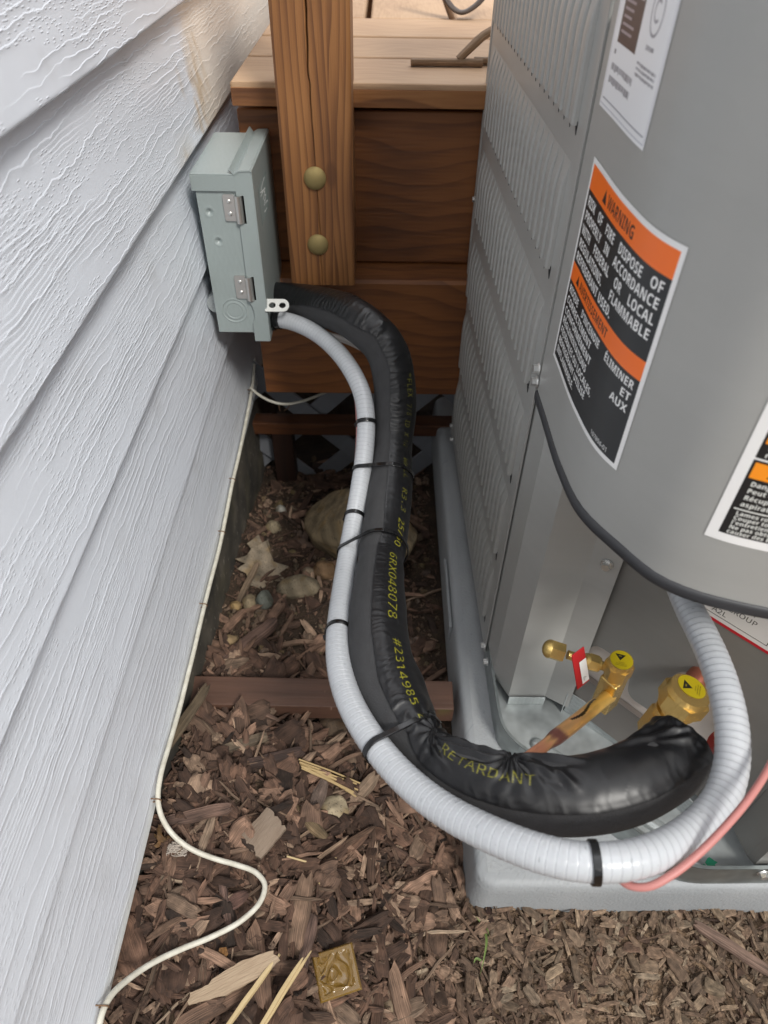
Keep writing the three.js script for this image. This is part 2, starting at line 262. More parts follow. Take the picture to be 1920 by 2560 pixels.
{
  const wall = base('house_wall', WX, 0, 0);
  tag(wall, 'white house wall clad in horizontal siding boards embossed with wood grain', 'wall');
  const laps = [0.132, 0.3076, 0.4539, 0.585, 0.7218, 0.862, 1.003, 1.144, 1.285, 1.426, 1.567, 1.708, 1.849, 1.99, 2.131, 2.272, 2.413];
  const z0 = -2.6, z1 = 1.6;
  for (let k = 0; k < laps.length - 1; k++) {
    const yb = laps[k], yt = laps[k + 1] + 0.012, h = yt - yb, near = k < 6;
    // profile from the top (tucked behind the board above) to the butt edge and its return
    const pr = [];
    for (let a = 0; a <= 10; a++) pr.push([-0.0145 + 0.0135 * a / 10, yt - (h - 0.004) * a / 10]);
    for (let a = 1; a <= 6; a++) { const t = a / 6 * Math.PI * 0.75; pr.push([-0.004 + 0.003 + 0.0028 * Math.sin(Math.PI / 2 - 0 * t) * 0 + 0.0026 * (Math.cos(t - 0.4) - Math.cos(-0.4)) , yb + 0.004 - 0.0042 * Math.sin(t) / Math.sin(Math.PI * 0.5)]); }
    pr.push([-0.013, yb + 0.0015]);
    const zs = []; for (let z = z0; z <= z1 + 1e-6;) { zs.push(z); z += (near && z > -1.25 && z < 0.1) ? 0.012 : 0.12; }
    let acc = [0]; for (let a = 1; a < pr.length; a++) acc.push(acc[a - 1] + Math.hypot(pr[a][0] - pr[a - 1][0], pr[a][1] - pr[a - 1][1]));
    const g = gridGeo(zs.length - 1, pr.length - 1, (a, b, i, j) => {
      const z = zs[i], w = nz.noise(z * 5, k * 3.3, 1) * 0.0011, edge = j / (pr.length - 1);
      return [pr[j][0] + w * edge, pr[j][1] + nz.noise(z * 3, k * 2.1, 4) * 0.0012 * edge, z, z / 1.2 + k * 0.37, (0.16 - acc[j]) / 0.3 + k * 0.43];
    });
    const col = [], p = g.attributes.position, R = rng(k + 60);
    const spots = Array.from({ length: 26 }, () => [-R() * 1.1, yb + R() * h, 0.004 + R() * 0.012, R() * 0.12]);
    for (let i = 0; i < p.count; i++) {
      const y = p.getY(i), z = p.getZ(i); let c = [0.82, 0.868, 0.94];
      const dirt = 0.06 * clamp(fbm(z * 7, y * 22, k) + 0.1) + 0.05 * clamp(nz.noise(z * 30, y * 60, 4));
      c = c.map(q => q * (1 - dirt));
      for (const [sz, sy, sr, sa] of spots) { const e = sa * Math.exp(-((z - sz) ** 2 + (y - sy) ** 2) / (sr * sr)); c = [c[0] * (1 - e), c[1] * (1 - e * 1.1), c[2] * (1 - e * 1.25)]; }
      if (k === 3) {                                              // weathered yellowish end by the deck
        const e = sstep(-0.93, -1.0, z + 0.03 * nz.noise(z * 40, y * 40, 9)) * 0.55; c = [c[0] * (1 - e * 0.02), c[1] * (1 - e * 0.26), c[2] * (1 - e * 0.55)];
        const s = sstep(0.15, 0.4, 1.3 * fbm(z * 38, y * 34, 3) + 0.3 - Math.abs(z + 1.0) * 4.5 - Math.max(0, y - 0.66) * 7) * 0.6; c = [mix(c[0], 0.56, s), mix(c[1], 0.4, s), mix(c[2], 0.22, s)];
        const e2 = Math.exp(-((z + 0.86) ** 2) / 0.0016) * sstep(0.622, 0.585, y) * 0.5; c = [mix(c[0], 0.5, e2), mix(c[1], 0.42, e2), mix(c[2], 0.3, e2)];
      }
      if (k === 0) { const e = sstep(0.155, 0.132, y) * (0.25 + 0.3 * clamp(nz.noise(z * 18, 3, 3) + 0.3)); c = [c[0] * (1 - e * 0.1), c[1] * (1 - e * 0.16), c[2] * (1 - e * 0.42)]; }
      col.push(...c);
    }
    g.setAttribute('color', new THREE.Float32BufferAttribute(col, 3));
    mesh('siding_board', g, mSiding, wall);
  }
  mesh('sheathing', box2(-0.2, -0.016, 0.125, 2.42, z0, z1), std({ color: C(0.3, 0.3, 0.3) }), wall);
  const conc = pix(512, 512, (u, v) => { const t = clamp(0.4 + 0.7 * tile(u, v, 6, 6, 121, 5)), s = tile(u, v, 60, 26, 124, 2) > 0.4 ? 0.16 : 0, m = sstep(0.0, 0.4, tile(u, v, 5, 4, 127, 3)); return [mix(0.17, 0.44, t) + s, mix(0.16, 0.41, t) + s, mix(0.14, 0.36, t) + s * 0.95 - 0.02 * m]; }, true);
  const f = gridGeo(160, 14, (a, b) => { const z = -1.7 + a * 2.6, y = -0.25 + b * 0.4; return [-0.012 + 0.004 * nz.noise(z * 24, y * 24, 1) + 0.002 * nz.noise(z * 80, y * 80, 1), y, z, z * 2.5, y * 2.5]; }, true);
  mesh('foundation', f, std({ map: conc, roughness: 0.95, bumpMap: soft, bumpScale: 0.003 }), wall);
}

// ------------------------------------------------------------ deck, post, lattice
{
  const d = base('deck', 0.4, 0, -1.01);
  tag(d, 'wooden deck of bleached boards with brown stained fascia boards', 'deck');
  const X0 = -0.594, X1 = 2.2, R = rng(12);
  const slab = (n, x0, x1, y0, y1, z0, z1, m, gr, r = 0.005) => { const g = box2(x0, x1, y0, y1, z0, z1, r); planarUV(g, gr, 1.6, R() * 3, R() * 3); return mesh(n, g, m, d); };
  for (const [a, b] of [[-0.118, 0.025], [-0.2625, -0.1245], [-0.430, -0.2745]]) slab('deck_board', X0, X1, 0.612, 0.639, a, b, mDeck, 'x', 0.004);
  slab('board_edge', X0 + 0.0006, X1 - 0.0006, 0.6118, 0.6325, 0.0235, 0.0262, woodMat(wPost, { color: C(0.95, 0.92, 0.9) }), 'x', 0.0012);
  for (let k = 0; k < 9; k++) { const x = -0.575 + k * 0.148; slab('deck_board', x, x + 0.138, 0.612, 0.6385, -3.4, -0.436, mDeck, 'z', 0.006); }
  slab('fascia_board', X0, X1, 0.399, 0.603, -0.04, 0, mFascia, 'x', 0.003);
  {   // lower fascia board stands forward of the upper one and has a sloping weathered top
    const s = poly([[0, 0.185], [0.043, 0.185], [0.0445, 0.187], [0.0445, 0.381], [0.041, 0.386], [0.0, 0.3985]]);
    const g = extrude(s, X1 - X0); g.rotateY(-Math.PI / 2); g.translate(X1, 0, -0.04 + 0.03); g.rotateY(0);
    g.scale(1, 1, 1); planarUV(g, 'x', 1.6, 0.3, 0.9); mesh('fascia_board', g, mFascia, d);
  }
  mesh('added_light_block', merge([box2(X0, X1, -0.25, 0.61, -3.43, -3.405), box2(X1 + 0.002, X1 + 0.027, -0.25, 0.61, -3.43, 0)]), mFascia, d);  // unseen boards added to keep light out from under the deck
  for (let k = 0; k < 5; k++) mesh('joist', box2(X0 + 0.02 + k * 0.5, X0 + 0.06 + k * 0.5, 0.4, 0.611, -3.3, -0.045), mFascia, d);
}
{
  const p = base('deck_post', -0.084, 0.405, -0.92);
  tag(p, 'square brown wooden post with a long crack and two bolt heads', 'post');
  const H = 1.5, W = 0.0445;
  const cx = y => -0.0013 + 0.0012 * Math.sin(y * 21) - 0.006 * y + (y > 0.25 ? -0.001 : 0) + 0.0012 * nz.noise(y * 40, 1, 1);
  const cw = y => 0.00022 + 0.0011 * sstep(0.155, 0.36, y) * (1 + 0.3 * nz.noise(y * 50, 2, 2)) + (y < 0.15 ? 0.00012 * sstep(0, 0.05, y) : 0);
  const colsL = [-1, -0.97, -0.9, -0.7, -0.4, -0.12, -0.03], cracks = [-1, -0.55, 0, 0.55, 1], colsR = colsL.map(c => -c).reverse();
  const N = colsL.length + cracks.length + colsR.length - 1;
  const g = gridGeo(N, 170, (a, b, i) => {
    const y = b * H, c = cx(y), w = cw(y); let x, z = 0;
    if (i < colsL.length) x = mix(c - w, -W, -colsL[i]); else if (i < colsL.length + cracks.length) { const q = cracks[i - colsL.length]; x = c + q * w; z = -(1 - Math.abs(q)) * Math.min(0.016, w * 12); } else x = mix(c + w, W, colsR[i - colsL.length - cracks.length]);
    const e = Math.max(0, Math.abs(x) - (W - 0.0035)); z -= e * e / 0.0035 * 0.9;
    return [x, y, z, y * 1.28 - 0.1 + 0.1, (x + W) / (2 * W) * 0.92 + 0.04];
  });
  mesh('front_face', g, mPost, p);
  const s = box2(-W + 0.0003, W - 0.0003, 0.0001, H, -0.0895, -0.0175, 0.003); planarUV(s, 'y', 1.28, 0, 0.5); mesh('timber', s, mPost, p);
  const side = merge([box2(-W, -W + 0.004, 0, H, -0.02, -0.0033), box2(W - 0.004, W, 0, H, -0.02, -0.0033), box2(-W + 0.004, W - 0.004, 0.0002, 0.004, -0.02, -0.0005)]); planarUV(side, 'y', 1.28, 0.2, 0.5); mesh('side_face', side, mPost, p);
  const prof = [[0, 0.0068], [0.004, 0.0066], [0.008, 0.0057], [0.0115, 0.004], [0.0138, 0.0018], [0.0142, 0.0003], [0.0138, -0.0008]].map(([x, y]) => new THREE.Vector2(x, y));
  for (const [x, y, sd] of [[-0.0035, 0.1428, 3], [-0.0043, 0.0578, 9]]) {
    const b = new THREE.LatheGeometry(prof, 40); b.rotateX(Math.PI / 2); const R = rng(sd), extra = [];
    for (let k = 0; k < 11; k++) { const a = R() * 6.28, r = 0.002 + R() * 0.0065, h = 0.0066 - r * r * 42; const q = box(0.0006, 0.0025 + R() * 0.003, 0.0007); q.rotateZ(R() * 3.1); q.translate(Math.cos(a) * r, Math.sin(a) * r, h); extra.push(q); }
    const m = mesh('bolt_head', merge([b, ...extra]), mBolt, p); m.position.set(x, y, 0.0004);
  }
}
{
  const l = base('lattice_skirt', 0.3, 0, -1.085);
  tag(l, 'dark grey diagonal lattice panel closing the gap under the deck', 'lattice');
  const mL = std({ map: rep(grime([0.44, 0.45, 0.47], [0.52, 0.53, 0.55], 161), 9, 9), roughness: 0.75 });
  const k = 0.165;
  for (const dir of [1, -1]) for (let i = -2; i < 9; i++) {
    const x = -0.434 + i * k, g = box(0.036, 0.62, 0.006, 0, 0, dir * 0.004, 0.001); g.rotateZ(dir * Math.PI / 4);
    const m = mesh('slat', g, mL, l); m.position.set(x, 0.058, 0);
  }
  const r = base('timber_rail', -0.07, 0.055, -1.062);
  tag(r, 'weathered brown rail across the lattice under the deck', 'rail');
  const g = box2(-0.19, 0.9, -0.013, 0.013, -0.017, 0.017, 0.002); planarUV(g, 'x', 1.6, 0.2, 0.1); mesh('beam', g, mEdge, r);
  const st = box2(-0.14, -0.1, -0.2, -0.0135, -0.016, 0.014, 0.002); planarUV(st, 'y', 1.6, 0.4, 0.1); mesh('stake', st, std({ map: wFascia.map, color: C(0.1, 0.075, 0.07), roughness: 0.8 }), r);
  const t = base('timber_edging', -0.1, 0.047, -0.479, -0.012);
  tag(t, 'brown painted board lying across the mulch under the conduit', 'board');
  const R = rng(9);
  const bg = new RoundedBoxGeometry(0.345, 0.03, 0.042, 3, 0.0018); { const q = bg.attributes.position; for (let i = 0; i < q.count; i++) q.setXYZ(i, q.getX(i) + 0.025, q.getY(i) + 0.0008 * nz.noise(q.getX(i) * 30, q.getZ(i) * 40, 2), q.getZ(i)); planarUV(bg, 'x', 1.6, 0.1, 0.2); }
  const edgeMap = pix(1024, 256, (u, v) => { const t = 0.5 + 0.5 * tile(u, v, 6, 3, 141, 4), f = tile(u, v, 8, 60, 144, 2), m = sstep(0.15, 0.4, tile(u, v, 12, 6, 147, 3) + (u > 0.44 && u < 0.62 ? 0.18 : -0.05)), sp = tile(u, v, 130, 34, 149, 1) > 0.42 ? 0.3 : 0; const k2 = clamp(t + 0.4 * f); return [mix(0.29, 0.43, k2) + sp * 0.6 + m * 0.03, mix(0.21, 0.31, k2) + sp * 0.6 + m * 0.07, mix(0.17, 0.25, k2) + sp * 0.6 + m * 0.0]; }, true);
  const mB = std({ map: edgeMap, roughness: 0.62, bumpMap: wFascia.bumpMap, bumpScale: 0.0007 });
  mesh('beam', bg, mB, t);
  const sg = box2(-0.118, -0.078, -0.16, -0.0185, 0.0, 0.021, 0.002); planarUV(sg, 'y', 1.6); mesh('stake', sg, mB, t);
}
{
  const s = base('iron_stand', 0.1, 0.639, -1.095);
  tag(s, 'rusty brown iron stand foot with a curled leg resting on the deck', 'stand');
  const mI = std({ map: rep(grime([0.36, 0.29, 0.22], [0.66, 0.55, 0.44], 151, 9, 9, 0.2), 4, 4), roughness: 0.85, bumpMap: soft, bumpScale: 0.002 });
  const rib = (pts, w, t) => { const p = makePath(pts, 50, 1); return sweep(p, 12, (ss, th) => { const c = Math.cos(th), n = Math.sin(th); return 1 / Math.max(Math.abs(c) / w, Math.abs(n) / t) * (1 + 0.05 * nz.noise(ss * 160, th, 1)); }, { cap: true }); };
  mesh('foot_bar', rib([[-0.066, 0.005, 0.014], [-0.03, 0.005, 0.012], [0.0, 0.005, 0.012], [0.03, 0.005, 0.012]], 0.006, 0.004), mI, s);
  mesh('foot_bar', rib([[0.02, 0.005, 0.0], [0.05, 0.005, 0.0], [0.08, 0.005, 0.0]], 0.006, 0.004), mI, s);
  mesh('leg', rib([[-0.002, 0.008, 0.01], [0.012, 0.02, 0.008], [0.03, 0.036, 0.0], [0.055, 0.046, -0.01], [0.09, 0.046, -0.02]], 0.006, 0.004), mI, s);
  const s2 = base('iron_scroll', 0.13, 0.639, -1.46);
  tag(s2, 'dark curved iron leg of furniture farther back on the deck', 'furniture leg');
  const mJ = std({ color: C(0.06, 0.04, 0.03), roughness: 0.6 });
  mesh('leg', rib([[-0.05, 0.12, 0.0], [-0.046, 0.06, 0.0], [-0.03, 0.018, 0.01], [0.0, 0.004, 0.02], [0.02, 0.012, 0.02], [0.05, 0.05, 0.01], [0.09, 0.1, 0.0]], 0.014, 0.003), mJ, s2);
}

// ------------------------------------------------------------ disconnect box on the wall
{
  const b = base('disconnect_box', -0.1955, 0.372, -0.845);
  tag(b, 'grey-green metal electrical disconnect box with two hinges on the siding', 'electrical box');
  const X = x => x + 0.1955, Y = y => y - 0.372;
  // body: front face is a fine grid so that dimples and the knockout are pressed into it
  const kx = -0.1971, ky = 0.4035;
  const face = gridGeo(70, 250, (a, bb) => {
    const x = mix(-0.222, -0.171, a), y = mix(0.372, 0.574, bb); let z = 0;
    for (const [dx, dy] of [[-0.2097, 0.532], [-0.204, 0.4965]]) { const r = Math.hypot(x - dx, y - dy); z -= 0.0028 * Math.exp(-(r * r) / (0.0028 * 0.0028)); z += 0.0003 * Math.exp(-((r - 0.0055) ** 2) / 1.5e-6); }
    const r = Math.hypot(x - kx, y - ky);
    for (const [rr, s] of [[0.0163, 1], [0.0145, -0.8], [0.0112, 1], [0.0098, -0.5]]) z += s * 0.0006 * Math.exp(-((r - rr) ** 2) / 5e-7);
    return [X(x), Y(y), z];
  });
  mesh('body', merge([face, box2(X(-0.222), X(-0.171), 0.0002, Y(0.574), -0.156, -0.0045), box2(X(-0.222), X(-0.2208), 0, Y(0.574), -0.006, -0.0003), box2(X(-0.222), X(-0.171), 0, 0.0012, -0.006, -0.0003)]), mEnclosure, b);
  const lid = merge([box2(X(-0.2255), X(-0.172), Y(0.5745), Y(0.5765), -0.158, 0.003, 0.0008), box2(X(-0.2255), X(-0.1725), Y(0.557), Y(0.5746), 0.001, 0.003, 0.0006), box2(X(-0.2258), X(-0.2243), Y(0.557), Y(0.5746), -0.158, 0.003, 0.0005)]);
  mesh('lid', lid, mEnclosure, b);
  // cover: side flange with hinge slots and a scoop round the knockout, face, top lip
  const fl = new THREE.Shape(); const P = (x, y) => [X(x), Y(y)];
  fl.moveTo(...P(-0.1738, 0.577)); fl.lineTo(...P(-0.166, 0.5795)); fl.lineTo(...P(-0.1545, 0.5795)); fl.lineTo(...P(-0.1545, 0.3605)); fl.lineTo(...P(-0.1738, 0.3605)); fl.lineTo(...P(-0.1738, 0.3875));
  fl.quadraticCurveTo(...P(-0.170, 0.3925), ...P(-0.1702, 0.401)); fl.quadraticCurveTo(...P(-0.1705, 0.411), ...P(-0.1748, 0.4165)); fl.lineTo(...P(-0.1748, 0.4215)); fl.closePath();
  for (const [y0, y1] of [[0.519, 0.5525], [0.4195, 0.4525]]) { const h = new THREE.Path(); h.moveTo(...P(-0.1692, y0)); h.lineTo(...P(-0.1654, y0)); h.lineTo(...P(-0.1654, y1)); h.lineTo(...P(-0.1692, y1)); h.closePath(); fl.holes.push(h); }
  const flg = extrude(fl, 0.0012, 0.0003, 16); flg.translate(0, 0, 0.0016);
  const faceP = merge([box2(X(-0.1552), X(-0.153), Y(0.3605), Y(0.5795), -0.16, 0.0028, 0.0008), box2(X(-0.1745), X(-0.1545), Y(0.361), Y(0.3625), -0.16, 0.001)]);
  const lip = extrude(poly([[X(-0.1778), Y(0.5835)], [X(-0.1738), Y(0.5772)], [X(-0.168), Y(0.5805)], [X(-0.1552), Y(0.5812)], [X(-0.1531), Y(0.5795)], [X(-0.1531), Y(0.5785)], [X(-0.1556), Y(0.5797)], [X(-0.1676), Y(0.579)], [X(-0.174), Y(0.5753)], [X(-0.179), Y(0.583)]]), 0.164); lip.translate(0, 0, -0.16);
  const cover = mesh('cover', merge([flg, faceP, lip]), mEnclosure, b);
  const brand = canvasTex(256, 512, (c, w, h) => { c.fillStyle = '#8d9a99'; c.fillRect(0, 0, w, h); c.strokeStyle = '#eef2f2'; c.lineWidth = 16; c.lineCap = 'round'; const R = rng(4); for (let k = 0; k < 8; k++) { c.beginPath(); c.moveTo(40 + R() * 170, 40 + k * 54); c.quadraticCurveTo(R() * 256, 60 + k * 54, 40 + R() * 180, 90 + k * 52); c.stroke(); } });
  const dec = new THREE.PlaneGeometry(0.07, 0.045); dec.rotateY(Math.PI / 2); dec.translate(X(-0.1527), Y(0.527), -0.062); mesh('printed_mark', dec, std({ map: brand, roughness: 0.5 }), cover);
  for (const y of [0.5378, 0.4375]) {
    const pl = []; const h = 0.031;
    const sh = new THREE.Shape(); sh.moveTo(0.003, 0); sh.lineTo(0.0135, 0); sh.lineTo(0.0135, h); sh.lineTo(0.003, h); sh.quadraticCurveTo(0, h, 0, h - 0.003); sh.lineTo(0, 0.003); sh.quadraticCurveTo(0, 0, 0.003, 0);
    const a = extrude(sh, 0.0011, 0.0002); a.translate(-0.0065, -h / 2, 0.0008); pl.push(a);
    const arc = []; for (let k = 0; k <= 10; k++) { const t = Math.PI * (1 - k / 10); arc.push([0.0115 + 0.0042 * Math.cos(t), -(0.001 + 0.0046 * Math.sin(t))]); }
    const cu = sheet(arc.map(([x, z]) => [x, -z * -1]).map(([x, z]) => [x, -z]), -h / 2 - 0.002, h / 2 - 0.001, -0.0009); pl.push(cu);
    const hg = mesh('hinge', merge(pl), mSteel, b); hg.position.set(X(-0.1845), Y(y), 0);
    for (const dy of [-0.0068, 0.0075]) { const rv = new THREE.SphereGeometry(0.0027, 18, 12); rv.scale(1, 1, 0.55); const m = mesh('rivet', rv, mScrew, hg); m.position.set(0.0003, dy, 0.0021); }
  }
  { // padlock tab: a stadium plate with two holes
    const s = new THREE.Shape(); s.moveTo(-0.0165, -0.0085); s.lineTo(0.006, -0.0085); s.absarc(0.006, 0, 0.0085, -Math.PI / 2, Math.PI / 2); s.lineTo(-0.0165, 0.0085); s.closePath();
    for (const x of [-0.0075, 0.006]) { const h = new THREE.Path(); h.absellipse(x, 0, 0.0048, 0.0042, 0, 2 * Math.PI); s.holes.push(h); }
    const g = extrude(s, 0.0015, 0.0003, 20); g.rotateX(-0.9); g.translate(X(-0.1388), Y(0.4105), -0.002);
    mesh('padlock_tab', g, std({ color: C(0.62, 0.63, 0.6), roughness: 0.4 }), b);
  }
  const st = cyl(0.0135, 0.05, 24); st.rotateZ(Math.PI / 2);
  const strap = merge([(() => { const g = cyl(0.013, 0.05, 24); g.rotateX(Math.PI / 2); g.translate(X(-0.2235), Y(0.405), -0.04); return g; })(), box2(X(-0.2255), X(-0.2215), Y(0.386), Y(0.425), -0.03, -0.02), (() => { const g = cyl(0.004, 0.012, 6); g.translate(X(-0.2235), Y(0.384), -0.025); return g; })()]);
  mesh('rear_fitting', strap, mGalv, b);
}

// ------------------------------------------------------------ pad under the unit
{
  const p = base('equipment_pad', 0.56, 0, -0.7);
  tag(p, 'grey plastic equipment pad under the air conditioner unit', 'pad');
  const hw = 0.459, hd = 0.457, top = 0.065, rows = [[-0.02, 0.001], [0.0, 0.0], [0.045, 0.0035], [0.058, 0.0055], [0.0628, 0.0085], [0.0646, 0.013], [0.065, 0.02]];
  const ring = (off, y, r = 0.02, n = 8) => { const out = [], a = hw - off, c = hd - off; for (const [sx, sz, t0] of [[1, 1, 0], [-1, 1, 1], [-1, -1, 2], [1, -1, 3]]) for (let k = 0; k <= n; k++) { const t = (t0 + k / n) * Math.PI / 2; out.push([sx * (a - r) + r * Math.cos(t), y, sz * (c - r) + r * Math.sin(t)]); } out.push(out[0]); return out; };
  const rs = rows.map(([y, o]) => ring(o, y)); const n = rs[0].length - 1;
  const side = gridGeo(n, rows.length - 1, (a, b, i, j) => { const q = rs[j][i]; return [q[0], q[1], q[2], (q[0] + q[2] * 0.7), q[1] + q[2] * 0.3]; }, true);
  const topG = gridGeo(60, 60, (a, b) => { const x = (a * 2 - 1) * (hw - 0.0185), z = (b * 2 - 1) * (hd - 0.0185); return [x, top, z, x, z]; }, true);
  mesh('slab', side, mPad, p); mesh('top_face', topG, mPad, p);
  mesh('side_plate', box2(-hw - 0.001, -hw + 0.004, 0.012, 0.056, -0.02, 0.11, 0.002), mPad, p);
}

// ------------------------------------------------------------ air conditioner
const AC = base('air_conditioner', 0.147, 0, -0.262, 0.0265);
tag(AC, 'tall grey outdoor air conditioner unit with louvered side and warning labels', 'air conditioner');
const prof0 = [[0, -0.26], [0, -0.22], [0, -0.155], [0.0058, -0.106], [0.0238, -0.0695], [0.041, -0.042], [0.0607, -0.0276], [0.0864, -0.0173], [0.11, -0.0105], [0.15, -0.004], [0.2, -0.001], [0.3, 0], [0.45, 0], [0.6, 0], [0.73, 0]];
const profC = new THREE.CatmullRomCurve3(prof0.map(([x, z]) => V(x, 0, z)), false, 'centripetal'); profC.arcLengthDivisions = 800;
const PL = profC.getLength();
const profAt = s => { const p = profC.getPointAt(clamp(s / PL)), t = profC.getTangentAt(clamp(s / PL)); return { x: p.x, z: p.z, nx: -t.z, nz: t.x }; };    // outward normal: left of travel
const TRIM = 0.4965;
{
  const plan = []; for (let k = 0; k <= 90; k++) { const q = profAt(PL * k / 90); plan.push([q.x, q.z]); }
  const fn = [[-0.0, -0.268], ...plan];
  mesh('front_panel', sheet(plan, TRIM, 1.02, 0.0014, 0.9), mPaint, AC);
  // edge trim: a rounded rubber bead along the cut edge
  const tp = []; for (let k = 0; k <= 50; k++) { const q = profAt(0.001 + (PL - 0.002) * k / 50); tp.push([q.x - q.nx * 0.0007, TRIM, q.z - q.nz * 0.0007]); }
  const path = makePath(tp, 220, 0);
  mesh('edge_trim', sweep(path, 12, (s, th) => 1 / Math.pow(Math.pow(Math.abs(Math.cos(th)) / 0.0028, 4) + Math.pow(Math.abs(Math.sin(th)) / 0.0052, 4), 0.25), { cap: true }), mRubber, AC);
  // left side: louvered panel
  const zf = -0.268, zb = -0.735, lz0 = -0.29, pitch = 0.0201, nL = 21;
  const panel = merge([box2(0, 0.0014, 0.088, 1.02, zb, zf, 0.0004), box2(-0.0012, 0.0012, 0.088, 1.02, zf - 0.001, zf + 0.0045, 0.0006), box2(-0.0012, 0.0012, 0.088, 1.02, zb - 0.003, zb + 0.0045, 0.0006)]);
  const lp = mesh('louver_panel', panel, mPaint, AC);
  const bottoms = [0.128, 0.25, 0.372, 0.487, 0.599, 0.7065, 0.815, 0.925], tops = [0.2225, 0.3445, 0.4565, 0.5715, 0.683, 0.789, 0.899, 1.0];
  const louver = h => {       // a pressed louver: ramp towards the front and a steep lip, tapered at its top, open below
    const D = 0.0053, cs = [[-0.0094, 0], [-0.009, 0.0022], [-0.0068, 0.004], [-0.002, 0.005], [0.003, D], [0.0063, 0.0046], [0.0072, 0.0032], [0.0073, 0]];
    const ys = [0, 0.001, 0.02, h - 0.028, h - 0.02, h - 0.012, h - 0.005, h], sc = [1, 1, 1, 1, 0.86, 0.6, 0.26, 0.02];
    return gridGeo(cs.length - 1, ys.length - 1, (a, b, i, j) => [-cs[i][1] * sc[j], ys[j] + (j < 2 ? (0.0085 - cs[i][0]) * 0.33 : 0), cs[i][0], cs[i][0] * 3, ys[j]], false);
  };
  const crisp = g => toCreasedNormals(g, 0.9);
  const gap = new THREE.BufferGeometry();
  const holes = [];
  for (let r = 0; r < bottoms.length; r++) {
    const g = crisp(louver(tops[r] - bottoms[r]));
    for (let k = 0; k < nL; k++) {
      if (r < 7) { const m = mesh('louver', g, mPaint, lp); m.position.set(0.0, bottoms[r], lz0 - k * pitch - 0.008); }
      const f = [1.25, 1.2, 1.1, 0.95, 0.75, 0.4, 0.1, 0][r], q = poly([[0.0083 - 0.006 * f, -0.003], [0.0083, -0.003 - 0.0062 * f], [0.0083, 0.003], [0.001, 0.004]]); const e = extrude(q, 0.0004); e.rotateY(-Math.PI / 2); e.translate(-0.0002, bottoms[r], lz0 - k * pitch - 0.008); holes.push(e);
    }
  }
  mesh('slot_opening', merge(holes), mDark, lp);
  // the other sides and the top, and the dark coil inside
  mesh('side_panel', merge([box2(0.7285, 0.73, 0.088, 1.02, -0.735, -0.003), box2(0.002, 0.728, 0.088, 1.02, -0.737, -0.7355), box2(0.003, 0.727, 1.018, 1.0195, -0.733, -0.135)]), mPaint, AC);
  mesh('coil', box2(0.012, 0.5, 0.12, 1.01, -0.71, -0.285), mDark, AC);
  // corner column behind the cut-out: strip, broad face, return flange
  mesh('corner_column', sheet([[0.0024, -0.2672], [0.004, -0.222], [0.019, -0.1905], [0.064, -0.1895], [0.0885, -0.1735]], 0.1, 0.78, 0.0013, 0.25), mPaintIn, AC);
  // diagonal access panel with notches for the valves; s along the panel
  const A = [0.09, -0.185], dx = 0.683, dz = 0.730, CY = Math.atan2(-dz, dx);
  const onC = g => { g.rotateY(CY); g.translate(A[0], 0, A[1]); return g; };
  const s = new THREE.Shape();
  s.moveTo(0, 0.175); s.lineTo(0, 0.8); s.lineTo(0.2125, 0.8); s.lineTo(0.2125, 0.1); s.lineTo(0.172, 0.1); s.lineTo(0.168, 0.19); s.lineTo(0.147, 0.225); s.quadraticCurveTo(0.143, 0.274, 0.122, 0.276); s.lineTo(0.109, 0.2765); s.quadraticCurveTo(0.094, 0.275, 0.0908, 0.252); s.lineTo(0.0928, 0.2); s.quadraticCurveTo(0.0935, 0.188, 0.085, 0.184); s.lineTo(0.071, 0.183); s.quadraticCurveTo(0.06, 0.184, 0.0582, 0.196); s.lineTo(0.0552, 0.214); s.quadraticCurveTo(0.053, 0.226, 0.04, 0.227); s.lineTo(0.02, 0.227); s.quadraticCurveTo(0.006, 0.226, 0.004, 0.21); s.lineTo(0.003, 0.175); s.closePath();
  const pn = extrude(s, 0.0012); onC(pn); mesh('access_panel', pn, mPaintShaded, AC);
  const back = box2(-0.002, 0.2, 0.1, 0.3, -0.0055, -0.004); onC(back);
  mesh('valve_plate', back, std({ color: C(0.62, 0.57, 0.52), metalness: 0.25, roughness: 0.5 }), AC);
  const low = merge([box2(0.004, 0.165, 0.1, 0.166, 0.0025, 0.004, 0.0006), box2(0.004, 0.165, 0.164, 0.1655, -0.003, 0.004)]); onC(low);
  mesh('valve_bracket', low, std({ color: C(0.3, 0.27, 0.25), metalness: 0.8, roughness: 0.35 }), AC);
  mesh('corner_flange', sheet([[0.2352, -0.0296], [0.239, 0.0], [0.243, 0.009], [0.33, 0.01]], 0.1, 0.52, 0.0013, 0.2), mPaintShaded, AC);
  // base pan
  const rim = [[0.0018, -0.268], [0.0018, -0.165], [0.004, -0.147], [0.012, -0.131], [0.03, -0.1125], [0.062, -0.0855], [0.1, -0.0505], [0.134, -0.0195], [0.158, 0.0025], [0.17, 0.0105], [0.187, 0.0145], [0.21, 0.0155], [0.4, 0.0155], [0.73, 0.0155]];
  const rc = new THREE.CatmullRomCurve3(rim.map(([x, z]) => V(x, 0, z)), false, 'centripetal'), rp = rc.getSpacedPoints(120).map(p => [p.x, p.z]);
  mesh('base_pan', merge([sheet(rp, 0.0655, 0.107, 0.0013, 0.8), sheet(rp, 0.1055, 0.1075, 0.0034, 0.8)]), std({ map: rep(galvMap, 5, 5), metalness: 0.8, roughness: 0.34, color: C(0.75, 0.77, 0.76) }), AC);
  const fl = poly([...rp.map(([x, z]) => [x + 0.001, -z]), [0.728, 0.73], [0.003, 0.73]]); const fg = extrude(fl, 0.002); fg.rotateX(-Math.PI / 2); fg.translate(0, 0.083, 0);
